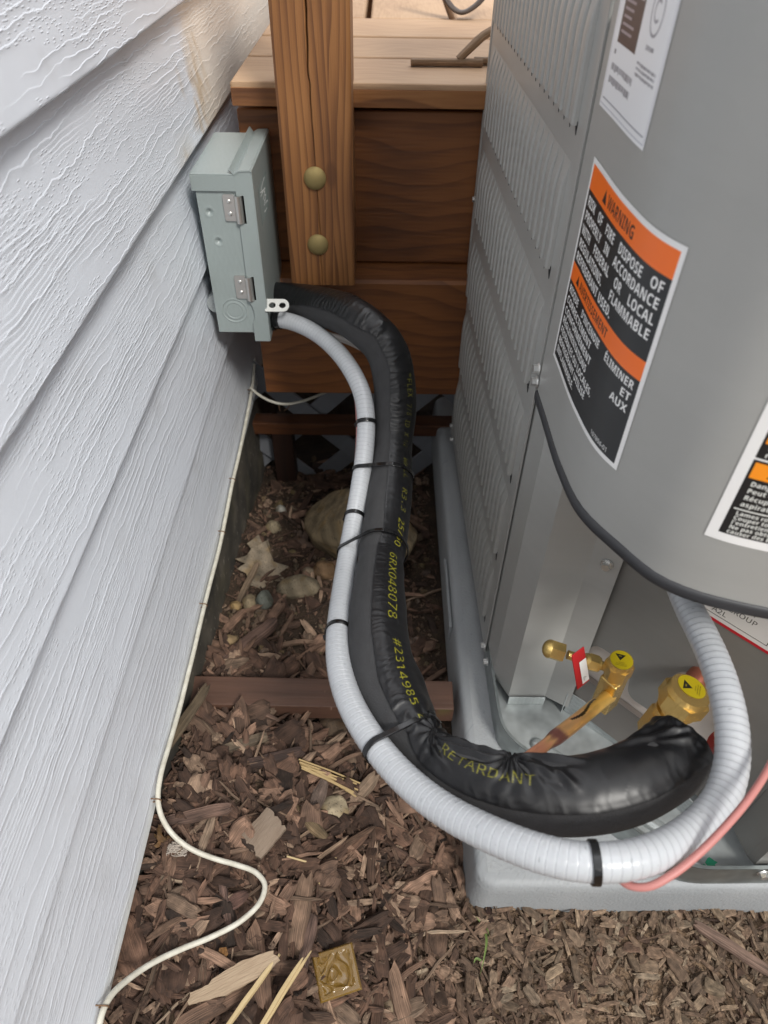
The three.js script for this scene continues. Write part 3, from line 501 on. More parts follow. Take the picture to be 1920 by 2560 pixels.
  mesh('pan_floor', fg, mGalv, AC);
  const bead = (a, b, r) => { const g = new THREE.CapsuleGeometry(r, Math.hypot(b[0] - a[0], b[1] - a[1]) - 2 * r, 8, 16); g.rotateZ(Math.PI / 2); g.rotateY(Math.atan2(-(b[1] - a[1]), b[0] - a[0])); g.scale(1, 0.8, 1); g.translate((a[0] + b[0]) / 2, 0.085, (a[1] + b[1]) / 2); return g; };
  const up = (a, b, y1) => { const l = Math.hypot(b[0] - a[0], b[1] - a[1]), g = box(l, y1 - 0.085, 0.0013, 0, (y1 + 0.085) / 2, 0, 0.0004); g.rotateY(Math.atan2(-(b[1] - a[1]), b[0] - a[0])); g.translate((a[0] + b[0]) / 2, 0, (a[1] + b[1]) / 2); return g; };
  mesh('pan_rib', merge([bead([0.04, -0.139], [0.172, -0.026], 0.0085), bead([0.148, -0.028], [0.196, 0.006], 0.005)]), mGalv, AC);
  mesh('pan_upstand', merge([up([0.084, -0.176], [0.092, -0.196], 0.128), up([0.088, -0.1785], [0.17, -0.107], 0.126), up([0.178, -0.075], [0.205, -0.03], 0.118), up([0.019, -0.1885], [0.064, -0.1875], 0.1015)]), mGalv, AC);
  // screws: hex washer heads
  const screwG = (() => { const a = cyl(0.0042, 0.0046, 6); a.translate(0, 0.0033, 0); const w = cyl(0.0058, 0.0012, 24, 0.0052); w.translate(0, 0.0006, 0); const t = cyl(0.0022, 0.0003, 12); t.translate(0, 0.0057, 0); return merge([a, w]); })();
  const screw = (x, y, z, nx, ny, nzz, parent = AC, sc = 1) => { const m = mesh('screw', screwG, mScrew, parent); m.position.set(x, y, z); m.quaternion.setFromUnitVectors(V(0, 1, 0), V(nx, ny, nzz).normalize()); m.scale.setScalar(sc); return m; };
  for (const [y, z] of [[0.5195, -0.2655], [0.5075, -0.2635], [0.503, -0.72], [0.115, -0.722], [0.098, -0.705], [0.1, -0.2655], [0.101, -0.24], [0.79, -0.2655]]) screw(-0.0008, y, z, -1, 0, 0, AC, 0.92);
  screw(0.0775, 0.355, -0.1795, -0.55, 0, 0.83, AC, 1.05);
  screw(0.108, 0.112, -0.1595, -0.66, 0, 0.75, AC, 1.1);
  screw(0.2495, 0.098, 0.0163, 0, 0, 1, AC, 1.0);
  // green paint mark on the pan
  const blob = (x, z, sd) => { const R = rng(sd), pts = []; for (let k = 0; k < 12; k++) { const t = k / 12 * 6.28, r = 0.0035 + R() * 0.0035; pts.push([x + Math.cos(t) * r * 1.2, -(z + Math.sin(t) * r)]); } const g = new THREE.ShapeGeometry(poly(pts)); g.rotateX(-Math.PI / 2); g.translate(0, 0.0853, 0); return g; };
  mesh('paint_mark', merge([blob(0.206, 0.001, 3), blob(0.194, 0.0075, 5)]), std({ color: C(0.02, 0.3, 0.16), roughness: 0.5 }), AC);

  // ---- labels (flat print on the curved panel)
  const sticker = (name, s0, s1, y0, y1, tex, off = 0.0004) => {
    const g = gridGeo(40, 1, (a, b) => { const q = profAt(mix(s0, s1, a)); return [q.x - q.nx * 0 + (-q.nz * 0) + q.nx * off, mix(y0, y1, b), q.z + q.nz * off, a, b]; });
    return mesh(name, g, phys({ map: tex, roughness: 0.38, clearcoat: 0.3, clearcoatRoughness: 0.3 }), AC);
  };
  const just = (c, str, x, y, w, px, sq = 1) => {              // one line set to the full measure
    c.font = `bold ${px}px sans-serif`; const words = str.split(' '), tot = words.reduce((a, t) => a + c.measureText(t).width, 0) * sq, sp = words.length > 1 ? (w - tot) / (words.length - 1) : 0; let X = x;
    for (const t of words) { c.save(); c.translate(X, y); c.scale(sq, 1); c.fillText(t, 0, 0); c.restore(); X += c.measureText(t).width * sq + sp; }
  };
  const tri = (c, x, y, s) => { c.beginPath(); c.moveTo(x, y + s); c.lineTo(x + s * 0.55, y); c.lineTo(x + s * 1.1, y + s); c.closePath(); c.fill(); };
  const warn = canvasTex(1024, 1040, (c, W, H) => {
    c.fillStyle = '#f2f2f0'; c.fillRect(0, 0, W, H); c.fillStyle = '#17181a'; c.fillRect(24, 24, W - 48, H - 48);
    c.fillStyle = '#ff7414'; c.fillRect(24, 24, W - 48, 108); c.fillRect(24, 482, W - 48, 92);
    c.fillStyle = '#15110d'; tri(c, 250, 52, 58); c.font = 'bold 74px sans-serif'; c.fillText('WARNING', 330, 108); tri(c, 130, 504, 48); c.font = 'bold 62px sans-serif'; c.fillText('AVERTISSEMENT', 200, 552);
    c.fillStyle = '#f4f4f2';
    ['RISK OF FIRE DISPOSE OF', 'PROPERLY IN ACCORDANCE', 'WITH FEDERAL OR LOCAL', 'REGULATIONS. FLAMMABLE'].forEach((t, i) => just(c, t, 46, 200 + i * 66, 930, 64, 0.98)); c.font = 'bold 64px sans-serif'; c.fillText('REFRIGERANT USED.', 46, 464);
    ['RISQUE D\'INCENDIE ÉLIMINER', 'CORRECTEMENT ET', 'CONFORMÉMENT AUX'].forEach((t, i) => just(c, t, 46, 632 + i * 59, 930, 56, i ? 1.15 : 0.98));
    c.font = 'bold 54px sans-serif'; ['RÉGLEMENTATIONS', 'FÉDÉRALES OU LOCALES.', 'RÉFRIGÉRANT UTILISÉ', 'INFLAMMABLE.'].forEach((t, i) => c.fillText(t, 46, 808 + i * 58));
    c.font = '34px sans-serif'; c.fillText('107894-01', 776, 1000);
  });
  sticker('warning_label', 0.0255, 0.1735, 0.5525, 0.7035, warn);
  const rate = canvasTex(640, 1024, (c, W, H) => {
    c.fillStyle = '#eef0f2'; c.fillRect(0, 0, W, H); c.strokeStyle = '#b9bcc6'; c.lineWidth = 4; c.strokeRect(14, 14, W - 28, H - 28); c.beginPath(); c.moveTo(14, 470); c.lineTo(W - 20, 470); c.stroke();
    const R = rng(8), scrib = (x, y, w, h, n) => { c.fillStyle = '#7d8089'; for (let k = 0; k < n; k++) { let X = x; while (X < x + w) { const q = 6 + R() * 22; c.fillRect(X, y + k * h * 1.7, Math.min(q, x + w - X), h * (0.7 + 0.3 * R())); X += q + 5; } } };
    scrib(40, 40, 520, 14, 14);
    c.fillStyle = '#3b2d31'; c.fillRect(70, 500, 250, 290); c.fillStyle = '#e9e9ee'; c.beginPath(); c.ellipse(130, 560, 46, 40, 0, 0, 7); c.fill(); c.fillRect(176, 560, 120, 16); c.fillRect(90, 630, 210, 4); c.fillStyle = '#9d9298'; for (let k = 0; k < 5; k++) c.fillRect(92, 650 + k * 24, 60 + 90 * R(), 9);
    c.strokeStyle = '#8d909a'; c.lineWidth = 9; c.beginPath(); c.ellipse(470, 640, 60, 70, 0, 0, 7); c.stroke(); c.beginPath(); c.arc(470, 640, 30, 0.8, 5.4); c.stroke();
    scrib(430, 740, 90, 16, 1); scrib(370, 800, 220, 10, 3); scrib(60, 860, 300, 26, 2); scrib(60, 815, 24, 20, 1);
    c.fillStyle = '#8a8d97'; c.fillRect(30, 985, W - 60, 5);
  });
  sticker('rating_label', 0.0125, 0.109, 0.731, 0.89, rate);
  const serv = canvasTex(1024, 1024, (c, W, H) => {
    c.fillStyle = '#f3f3f1'; c.fillRect(0, 0, W, H); c.fillStyle = '#17181a'; c.fillRect(46, 46, W - 92, H - 92);
    const orange = (y, t, h) => { c.fillStyle = '#ff9a1e'; c.fillRect(58, y, W - 116, h); c.fillStyle = '#1a120a'; tri(c, 120, y + h * 0.2, h * 0.6); c.font = `bold ${Math.round(h * 0.7)}px sans-serif`; c.fillText(t, 120 + h * 0.9, y + h * 0.78); };
    orange(200, 'WARNING', 60); orange(399, 'WARNING', 88); orange(581, 'AVERTISSEMENT', 80); c.fillStyle = '#f3f3f1'; c.fillRect(46, 372, W - 92, 12); c.fillRect(46, 560, W - 92, 9);
    c.fillStyle = '#e6e8e2'; c.font = 'bold 34px sans-serif'; ['Cancer and', 'reproductive harm'].forEach((t, i) => c.fillText(t, 76, 518 + i * 32));
    ['Danger', 'Peut causer', 'Récupérer', 'aspiration'].forEach((t, i) => c.fillText(t, 76, 700 + i * 37)); c.fillRect(60, 826, W - 130, 7);
    c.font = 'bold 30px sans-serif'; ['Lames rotatives', 'Couper toute', "l'entretien.", 'Ne pas obtempérer', 'causer des blessures'].forEach((t, i) => c.fillText(t, 76, 862 + i * 27));
  });
  sticker('service_label', 0.2435, 0.382, 0.549, 0.69, serv);
  const ref = canvasTex(1024, 512, (c, W, H) => {
    c.fillStyle = '#c8102e'; c.fillRect(0, 0, W, H); c.fillStyle = '#ecebe8'; c.fillRect(22, 22, W - 44, H - 52); c.fillStyle = '#16161a'; c.font = '72px sans-serif';
    c.fillText('REFRIGERANT', 52, 250); c.fillText('SAFETY GROUP', 40, 330); c.fillText('A2L', 190, 412); c.lineWidth = 6; c.strokeStyle = '#222'; c.strokeRect(34, 160, 620, 280); c.strokeRect(704, 60, 290, 320); c.font = '50px sans-serif'; c.fillText('107893-01', 710, 440);
  });
  const rl = gridGeo(1, 1, (a, b) => [mix(0.072, 0.185, a), mix(0.3545, 0.412, b), 0.0018, a, b]); onC(rl);
  mesh('refrigerant_label', rl, std({ map: ref, roughness: 0.4 }), AC);

  // ---- service valves (brass)
  const hexCap = (r, h, n = 6) => { const a = cyl(r, h * 0.72, n); a.translate(0, h * 0.36, 0); const t = cyl(r * 0.88, h * 0.28, 32, r * 0.82); t.translate(0, h * 0.86, 0); const u = cyl(r * 0.82, h * 0.2, 28); u.translate(0, -h * 0.1, 0); return merge([a, t, u]); };
  const capTex = canvasTex(256, 256, (c, W) => {
    c.fillStyle = '#ad9a06'; c.fillRect(0, 0, W, W); c.fillStyle = '#14140f'; c.beginPath(); c.moveTo(52, 54); c.lineTo(172, 54); c.lineTo(112, 138); c.closePath(); c.fill(); c.fillStyle = '#ad9a06'; c.font = 'bold 22px sans-serif'; c.fillText('A2L', 92, 84);
    c.fillStyle = '#3a3505'; c.font = 'bold 15px sans-serif'; ['CAUTION', 'REASSEMBLE CAP', 'AFTER SERVICING'].forEach((t, i) => { c.save(); c.translate(126 - t.length * 4.2, 168 + i * 20); c.fillText(t, 0, 0); c.restore(); });
  });
  const mCapTop = std({ map: capTex, roughness: 0.5 });
  { // liquid line valve
    const b = merge([box(0.019, 0.05, 0.019, 0, -0.03, 0, 0.002), (() => { const g = cyl(0.0085, 0.02, 24); g.translate(0, -0.003, 0); return g; })()]);
    const v = mesh('liquid_valve', b, mBrass, AC); v.position.set(0.0775, 0.297, -0.094); v.rotation.set(0.06, -0.93, 0.05);
    const cap = mesh('valve_cap', hexCap(0.0132, 0.021), mBrass, v); cap.position.set(0, 0.003, 0);
    const ct = new THREE.CircleGeometry(0.0101, 28); ct.rotateX(-Math.PI / 2); ct.rotateY(0.6); const cm = mesh('cap_label', ct, mCapTop, v); cm.position.set(0, 0.0243, 0);
    const pm = mesh('service_port', merge([(() => { const g = hexCap(0.0088, 0.012); g.rotateZ(Math.PI / 2); g.translate(0.012, 0, 0); return g; })(), (() => { const g = cyl(0.0045, 0.05, 20); g.rotateZ(Math.PI / 2); g.translate(0.008, 0, 0); return g; })()]), mBrass, AC); pm.position.set(0.052, 0.297, -0.11); pm.rotation.set(0, -0.25, -0.2);
    const dome = (() => { const g = cyl(0.0095, 0.013, 6); const s2 = new THREE.SphereGeometry(0.0092, 20, 10, 0, 6.3, 0, 1.57); s2.scale(1, 0.8, 1); s2.translate(0, 0.0064, 0); const m = merge([g, s2]); m.rotateZ(Math.PI / 2); return m; })();
    const dm = mesh('port_cap', dome, mBrass, pm); dm.position.set(-0.028, 0, 0);
  }
  { // suction line valve
    const b = merge([(() => { const g = cyl(0.0135, 0.02, 6); g.translate(0, -0.01, 0); return g; })(), (() => { const g = cyl(0.0175, 0.03, 6); g.translate(0, -0.034, 0); return g; })(), (() => { const g = cyl(0.0155, 0.01, 30); g.translate(0, -0.016, 0); return g; })(), (() => { const g = cyl(0.0125, 0.05, 28); g.rotateX(Math.PI / 2); g.translate(0, -0.04, 0.02); return g; })()]);
    const v = mesh('suction_valve', b, mBrass, AC); v.position.set(0.1235, 0.303, -0.0585); v.rotation.set(0.12, 0.75, -0.3);
    const cap = mesh('valve_cap', hexCap(0.0215, 0.021), mBrass, v);
    const ct = new THREE.CircleGeometry(0.0125, 28); ct.rotateX(-Math.PI / 2); ct.rotateY(0.3); const cm = mesh('cap_label', ct, mCapTop, v); cm.position.set(0.0045, 0.0213, -0.001);
    const cu = new THREE.TubeGeometry(new THREE.CatmullRomCurve3([V(0.136, 0.26, -0.075), V(0.152, 0.278, -0.09), V(0.172, 0.28, -0.108), V(0.2, 0.28, -0.13)]), 20, 0.0105, 16);
    mesh('copper_stub', cu, std({ color: C(0.55, 0.2, 0.13), metalness: 0.85, roughness: 0.4 }), AC);
    const ring = (() => { const g = cyl(0.0115, 0.014, 28); return g; })();
    const pr = mesh('service_port', (() => { const g = hexCap(0.0098, 0.014); g.rotateX(Math.PI / 2 + 0.5); return g; })(), mBrass, AC); pr.position.set(0.119, 0.345, 0.024);
    const rr = mesh('red_collar', ring, std({ color: C(0.3, 0.012, 0.01), roughness: 0.45 }), pr); rr.position.set(0.003, 0.008, -0.016); rr.rotation.set(0.9, 0, 0);
  }
}
{ // red tag hanging on the liquid valve's port
  const t = base('red_tag', 0.1835, 0.3165, -0.3515);
  t.rotation.set(-0.42, 0.55, 0.32);
  tag(t, 'small red plastic tag with a white sticker hanging on the brass valve', 'tag');
  mesh('tag_plate', box(0.0155, 0.042, 0.0014, 0, 0, 0, 0.0006), std({ color: C(0.42, 0.012, 0.02), roughness: 0.4 }), t);
  const st = canvasTex(128, 256, (c, w, h) => { c.fillStyle = '#e8e6e4'; c.fillRect(0, 0, w, h); c.fillStyle = '#666'; const R = rng(2); for (let k = 0; k < 6; k++) c.fillRect(20 + R() * 10, 186 + k * 8, 70 * R() + 15, 3); });
  const g = new THREE.PlaneGeometry(0.0085, 0.027); g.translate(0.003, -0.005, 0.0011); mesh('tag_sticker', g, std({ map: st, roughness: 0.5 }), t);
}

// ------------------------------------------------------------ insulated line set
const insPts = [[-0.235, 0.37, -0.945], [-0.175, 0.373, -0.935], [-0.136, 0.378, -0.921], [-0.110, 0.388, -0.897], [-0.080, 0.402, -0.861], [-0.057, 0.412, -0.829], [-0.039, 0.420, -0.801], [-0.024, 0.418, -0.785], [-0.011, 0.412, -0.773], [0.000, 0.404, -0.765], [0.008, 0.397, -0.755], [0.015, 0.376, -0.738], [0.018, 0.352, -0.718], [0.017, 0.330, -0.697], [0.014, 0.312, -0.668], [0.013, 0.304, -0.635], [0.010, 0.300, -0.581], [0.005, 0.296, -0.535], [0.000, 0.298, -0.499], [-0.001, 0.315, -0.442], [-0.002, 0.327, -0.398], [-0.001, 0.338, -0.365], [0.001, 0.342, -0.340], [0.007, 0.343, -0.313], [0.020, 0.346, -0.282], [0.038, 0.352, -0.249], [0.059, 0.360, -0.228], [0.082, 0.368, -0.215], [0.114, 0.376, -0.206], [0.148, 0.382, -0.205], [0.172, 0.384, -0.211], [0.200, 0.380, -0.226], [0.222, 0.374, -0.241]];
const OFF = 2;                                                     // index of the first point in view
const deg = Math.PI / 180;
{
  const ls = base('line_set', 0, 0, 0);
  tag(ls, 'black insulated refrigerant line curving from the wall to the brass valves', 'insulated pipe');
  const path = makePath(insPts, 900, 1), sAt = k => path.sAt(k + OFF), R0 = 0.0258;
  const key = (T, s) => { if (s <= T[0][0]) return T[0][1]; for (let i = 1; i < T.length; i++) if (s <= T[i][0]) { const t = (s - T[i - 1][0]) / (T[i][0] - T[i - 1][0]); return mix(T[i - 1][1], T[i][1], t * t * (3 - 2 * t)); } return T[T.length - 1][1]; };
  const K = rows => rows.map(([k, v]) => [sAt(k), v]);
  const pinch = K([[0, 1], [10.5, 1], [11.8, 0.9], [12.1, 0.89], [12.5, 0.93], [13.5, 1], [15.6, 0.99], [16.05, 0.92], [16.5, 0.97], [18, 1.05], [20.5, 1.05], [21.9, 0.96], [22.9, 0.74], [23.2, 0.74], [23.8, 0.91], [24.6, 0.94], [26.5, 1.0], [28.5, 1.02], [30, 1.0]]);
  const seam = K([[-2, 165], [0, 165], [2.5, 155], [5, 150], [7, 132], [9, 110], [11, 100], [12.1, 97], [14, 95], [15.5, 88], [16.2, 96], [18, 99], [20, 102], [21.5, 112], [22.7, 118], [23.3, 136], [25, 139], [27, 138], [30, 134]]);
  const rad = (s, th) => R0 * key(pinch, s) * (1 + 0.016 * nz.noise(s * 22, Math.cos(th) * 1.2, Math.sin(th) * 1.2));
  mesh('foam_insulation', sweep(path, 48, rad, { uv: (s, a) => [s * 2, a], cap: true }), mFoam, ls);
  // vinyl jacket: glossy, wrinkled on the inside of its bends and gathered at the ties
  const amp = K([[-2, 0], [0, 0.0002], [1.6, 0.001], [3, 0.0024], [8.5, 0.0021], [11, 0.0012], [12.2, 0.0006], [14, 0.0005], [16, 0.0006], [18, 0.0006], [20, 0.0008], [22, 0.0017], [23, 0.0016], [24, 0.0004], [25.4, 0.0005], [27, 0.0003], [28.6, 0.0006], [30, 0.0009]]);
  const s255 = sAt(25.35), s0 = path.S[0].s;
  const RANGE = 232;
  const CREASE = [[23.2, 50, 25.2, 84, 0.003, 0.0022], [23.3, 74, 25.3, 96, 0.0034, 0.0024], [25.4, 96, 25.5, 40, 0.003, 0.0022], [25.55, 92, 26.3, 52, 0.0026, 0.0026], [25.5, 100, 27, 84, 0.003, 0.0028], [26.4, 62, 26.7, 36, 0.002, 0.0024], [27.9, 100, 29.6, 62, 0.003, 0.0028], [28.4, 104, 30.1, 84, 0.0032, 0.003], [28.9, 66, 29.7, 40, 0.002, 0.0022], [29.4, 70, 30.2, 48, 0.002, 0.002], [23.1, 40, 24.1, 22, 0.0016, 0.002]];
  const vr = (s, th, a) => {
    const d = a * RANGE, A = key(amp, s), sm = key(seam, s);                       // d: degrees from the visible seam
    const n1 = nz.noise(s * 115 + 0.6 * nz.noise(s * 40, d * 0.03, 7), d * 0.011, 3), n2 = nz.noise(s * 260 + d * 0.02, d * 0.012, 9), n3 = nz.noise(s * 30 + d * 0.01, d * 0.03, 15);
    const ridge = Math.pow(1 - Math.abs(n1), 4), ridge2 = Math.pow(1 - Math.abs(n2), 4);
    const near = Math.exp(-Math.pow((d - 12) / 42, 2));
    let r = rad(s, th) + 0.0009 + A * (near * (0.8 * ridge + 0.12 * ridge2) + 0.35 * ridge * sstep(0.15, 0.5, n3));
    const low = sstep(sAt(17), sAt(22), s);
    // wavy loose edge
    r += 0.0006 * sstep(10, 0, d) * (0.6 + nz.noise(s * 90, 2, 2));
    // folds that gather round the ties and where the copper pipe leaves the jacket
    for (const [sc, dc, w, h, f] of [[sAt(23.05), 62, 0.03, 0.004, 13], [s255, 90, 0.03, 0.0062, 15], [sAt(12.15), 60, 0.02, 0.001, 9], [sAt(30.4), 80, 0.04, 0.0035, 7]]) {
      const x = (s - sc), y = (d - dc) * deg * R0, q = Math.hypot(x, y * 1.1), an = Math.atan2(y, x);
      r += h * Math.exp(-(q * q) / (w * w)) * (0.55 * Math.pow(Math.abs(Math.sin(an * f * 0.5 + 2.4 * nz.noise(q * 50, sc * 9, 1))), 1.6) - 0.2) * sstep(0, 0.006, q);
    }
    // long creases in the loose film
    if (s > sAt(22.8)) for (const [k0, d0, k1, d1, h, w] of CREASE) {
      const ax = sAt(k0), ay = d0 * deg * R0, bx = sAt(k1), by = d1 * deg * R0, px = s - ax, py = d * deg * R0 - ay, ex = bx - ax, ey = by - ay, t = clamp((px * ex + py * ey) / (ex * ex + ey * ey)), q = Math.hypot(px - ex * t, py - ey * t);
      r += h * Math.sin(Math.PI * clamp(0.08 + 0.84 * t)) * (Math.exp(-(q * q) / (w * w)) - 0.35 * Math.exp(-Math.pow((q - w * 2.2) / (w * 1.2), 2)));
    }
    // a loose fold standing off before the tie
    r += low * 0.0035 * Math.exp(-Math.pow((s - sAt(21.2)) / 0.022, 2)) * Math.exp(-Math.pow((d - 95 - (s - sAt(21.2)) * 500) / 13, 2));
    r += 0.0035 * sstep(path.L - 0.022, path.L, s) * (0.6 + 0.6 * nz.noise(th * 2, 1, 4));
    return r;
  };
  const Lp = path.L;
  const text = canvasTex(2048, 256, (c, W, H) => {
    c.fillStyle = '#121214'; c.fillRect(0, 0, W, H);
    const R = rng(7); for (let k = 0; k < 2500; k++) { c.fillStyle = `rgba(120,120,128,${0.05 + 0.06 * R()})`; c.fillRect(R() * W, R() * H, 1 + R() * 3, 1); }
    const px = W / Lp, py = H / (RANGE * deg * R0);                                 // texture pixels per metre
    const put = (str, k0, k1, d, hgt = 0.0064, col = '#aaa41e', al = 0.8) => {
      const a = sAt(k0) * px, b = sAt(k1) * px, y = H * (1 - d / RANGE); c.save(); c.globalAlpha = al; c.fillStyle = col; c.font = '40px monospace';
      const w = c.measureText(str).width; c.translate(a, y); c.scale((b - a) / w, hgt * py / 27); c.fillText(str, 0, 13);
      c.restore();
      c.save(); c.globalAlpha = 0.5; c.fillStyle = '#18181b'; for (let x = a; x < b; x += 4) for (let yy = y - 20; yy < y + 20; yy += 5) if (R() < 0.55) c.fillRect(x, yy, 2.4, 2.6); c.restore();
    };
    put('*FLEX', 9.05, 10.0, 55, 0.0075, '#a8a22a', 0.75); put('7/8', 10.25, 10.75, 52, 0.007, '#a8a22a', 0.6); put('ID', 10.95, 11.3, 50, 0.007, '#a8a22a', 0.6); put('X', 11.5, 11.7, 50, 0.007, '#a8a22a', 0.6);
    put('1/2', 11.85, 12.2, 49, 0.007, '#a8a22a', 0.55); put('WALL', 12.7, 13.5, 49, 0.007, '#a8a22a', 0.6); put('R3.3', 13.8, 14.6, 48, 0.007, '#a8a22a', 0.65);
    put('25/50', 14.85, 15.95, 44, 0.0078, '#b5ae20', 0.8); put('6RX048078', 16.3, 19.1, 38, 0.0078); put('#2314985', 19.9, 22.25, 42, 0.0072); put('2', 22.45, 22.62, 45, 0.007);
    put('RETARDANT', 23.6, 25.95, 45, 0.007, '#9c961f', 0.7);
  });
  text.wrapS = THREE.ClampToEdgeWrapping;
  const smooth = [];
  const vinyl = sweep(path, 130, vr, { th0: s => key(seam, s) * deg, th1: s => (key(seam, s) - RANGE) * deg, uv: (s, a) => [s / Lp, a], i0: 2, i1: 899 });
  mesh('vinyl_wrap', vinyl, phys({ map: text, roughness: 0.4, clearcoat: 0.06, clearcoatRoughness: 0.3, side: THREE.DoubleSide }), ls);
  // liquid line: copper, with the darkened brazed joint
  const cuPath = makePath([[0.222, 0.268, -0.353], [0.214, 0.274, -0.346], [0.197, 0.289, -0.328], [0.17, 0.309, -0.301], [0.14, 0.327, -0.273], [0.112, 0.340, -0.25], [0.095, 0.345, -0.236], [0.075, 0.35, -0.225]], 120, 1), CL = cuPath.L;
  const cuMap = pix(512, 64, (u, v) => {
    const n = tile(u, v, 9, 5, 201, 3); const t = u; let c = [0.86, 0.70, 0.36];
    c = c.map((q, i) => mix(q, [0.92, 0.72, 0.48][i], sstep(0.2, 0.42, t + 0.1 * n))); c = c.map((q, i) => mix(q, [0.58, 0.38, 0.34][i], sstep(0.5, 0.54, t + 0.05 * n) * (1 - sstep(0.58, 0.63, t + 0.06 * n)))); c = c.map((q, i) => mix(q, [0.93, 0.64, 0.50][i], sstep(0.6, 0.68, t + 0.05 * n)));
    const mk = Math.abs(v - 0.3 - 0.05 * Math.sin((u - 0.12) * 21)) < 0.028 && u > 0.17 && u < 0.43 ? 0.75 : 0; return c.map(q => q * (1 - mk) * (1 + 0.1 * n));
  }, true);
  mesh('liquid_line', sweep(cuPath, 26, s => s < CL * 0.54 ? 0.0066 : 0.0049 + 0.0017 * sstep(CL * 0.62, CL * 0.54, s), { uv: (s, a) => [s / CL, a], cap: true }), std({ map: cuMap, metalness: 0.35, roughness: 0.3, bumpMap: soft, bumpScale: 0.0005 }), ls);
}

// ------------------------------------------------------------ conduit, wire, ties
const conPts = [[-0.158, 0.379, -0.87], [-0.146, 0.380, -0.868], [-0.130, 0.382, -0.862], [-0.111, 0.383, -0.850], [-0.090, 0.384, -0.829], [-0.073, 0.383, -0.808], [-0.056, 0.381, -0.785], [-0.043, 0.377, -0.760], [-0.033, 0.373, -0.738], [-0.023, 0.366, -0.718], [-0.019, 0.357, -0.699], [-0.017, 0.343, -0.682], [-0.018, 0.329, -0.665], [-0.021, 0.308, -0.630], [-0.027, 0.293, -0.588], [-0.033, 0.285, -0.543], [-0.036, 0.288, -0.504], [-0.037, 0.306, -0.448], [-0.038, 0.325, -0.393], [-0.038, 0.333, -0.370], [-0.036, 0.340, -0.342], [-0.031, 0.346, -0.317], [-0.025, 0.350, -0.296], [-0.015, 0.356, -0.274], [-0.003, 0.361, -0.253], [0.008, 0.366, -0.236], [0.019, 0.371, -0.221], [0.034, 0.379, -0.204], [0.048, 0.388, -0.189], [0.063, 0.399, -0.177], [0.081, 0.410, -0.164], [0.099, 0.418, -0.153], [0.117, 0.423, -0.147], [0.136, 0.425, -0.146], [0.157, 0.424, -0.149], [0.174, 0.419, -0.157], [0.194, 0.412, -0.168], [0.213, 0.409, -0.180], [0.227, 0.410, -0.194], [0.236, 0.413, -0.209], [0.242, 0.418, -0.228], [0.245, 0.421, -0.246], [0.247, 0.423, -0.267], [0.248, 0.423, -0.291], [0.248, 0.421, -0.316], [0.247, 0.416, -0.344], [0.247, 0.412, -0.371], [0.246, 0.42, -0.405], [0.246, 0.46, -0.43], [0.246, 0.52, -0.435]];
const conPath = makePath(conPts, 1000, 2), CR = 0.0112;
{
  const c = base('electrical_conduit', 0, 0, 0);
  tag(c, 'light grey ribbed flexible electrical conduit looping from box to unit', 'conduit');
  const ribs = 0.0054;
  mesh('flexible_tube', sweep(conPath, 30, (s, th) => CR + 0.00012 * Math.sin(2 * Math.PI * s / ribs + th), { uv: (s, a) => [s / ribs / 16 + a / 16, a], cap: true }), mConduit, c);
  const at = conPath.S[4], q = new THREE.Quaternion().setFromUnitVectors(V(0, 1, 0), at.t);
  const nut = merge([(() => { const g = cyl(0.0135, 0.007, 28); g.translate(0, 0.0105, 0); return g; })(), (() => { const g = cyl(0.0155, 0.008, 8); g.translate(0, 0.002, 0); return g; })(), (() => { const g = cyl(0.012, 0.016, 20); g.translate(0, -0.009, 0); return g; })()]);
  const n = mesh('connector', nut, mTie, c); n.position.copy(at.p); n.quaternion.copy(q);
  // pink wire strapped along the underside
  const w = base('pink_wire', 0, 0, 0);
  tag(w, 'thin pink wire strapped along the underside of the grey conduit', 'wire');
  const pts = [];
  for (let i = 110; i <= 700; i += 15) { const f = conPath.S[i], wob = 0.0012 * Math.sin(i * 0.05), low = sstep(150, 360, i), sideA = mix(262, 214, sstep(140, 200, i)) + 48 * sstep(225, 300, i) + (i > 420 ? sstep(420, 640, i) * 25 : 0); const a = sideA * deg; pts.push(f.p.clone().addScaledVector(f.N, Math.cos(a) * (CR + 0.0016 + wob)).addScaledVector(f.U, Math.sin(a) * (CR + 0.0016 + wob)).toArray()); }
  pts.push([0.143, 0.412, -0.135], [0.158, 0.417, -0.136], [0.172, 0.423, -0.141], [0.189, 0.428, -0.151], [0.209, 0.433, -0.166], [0.226, 0.436, -0.18], [0.243, 0.437, -0.196], [0.262, 0.437, -0.218], [0.285, 0.437, -0.25], [0.3, 0.437, -0.29]);
  const wp = makePath(pts, 400, 1);
  mesh('insulation', sweep(wp, 10, () => 0.0024, { cap: true }), mPink, w);
}
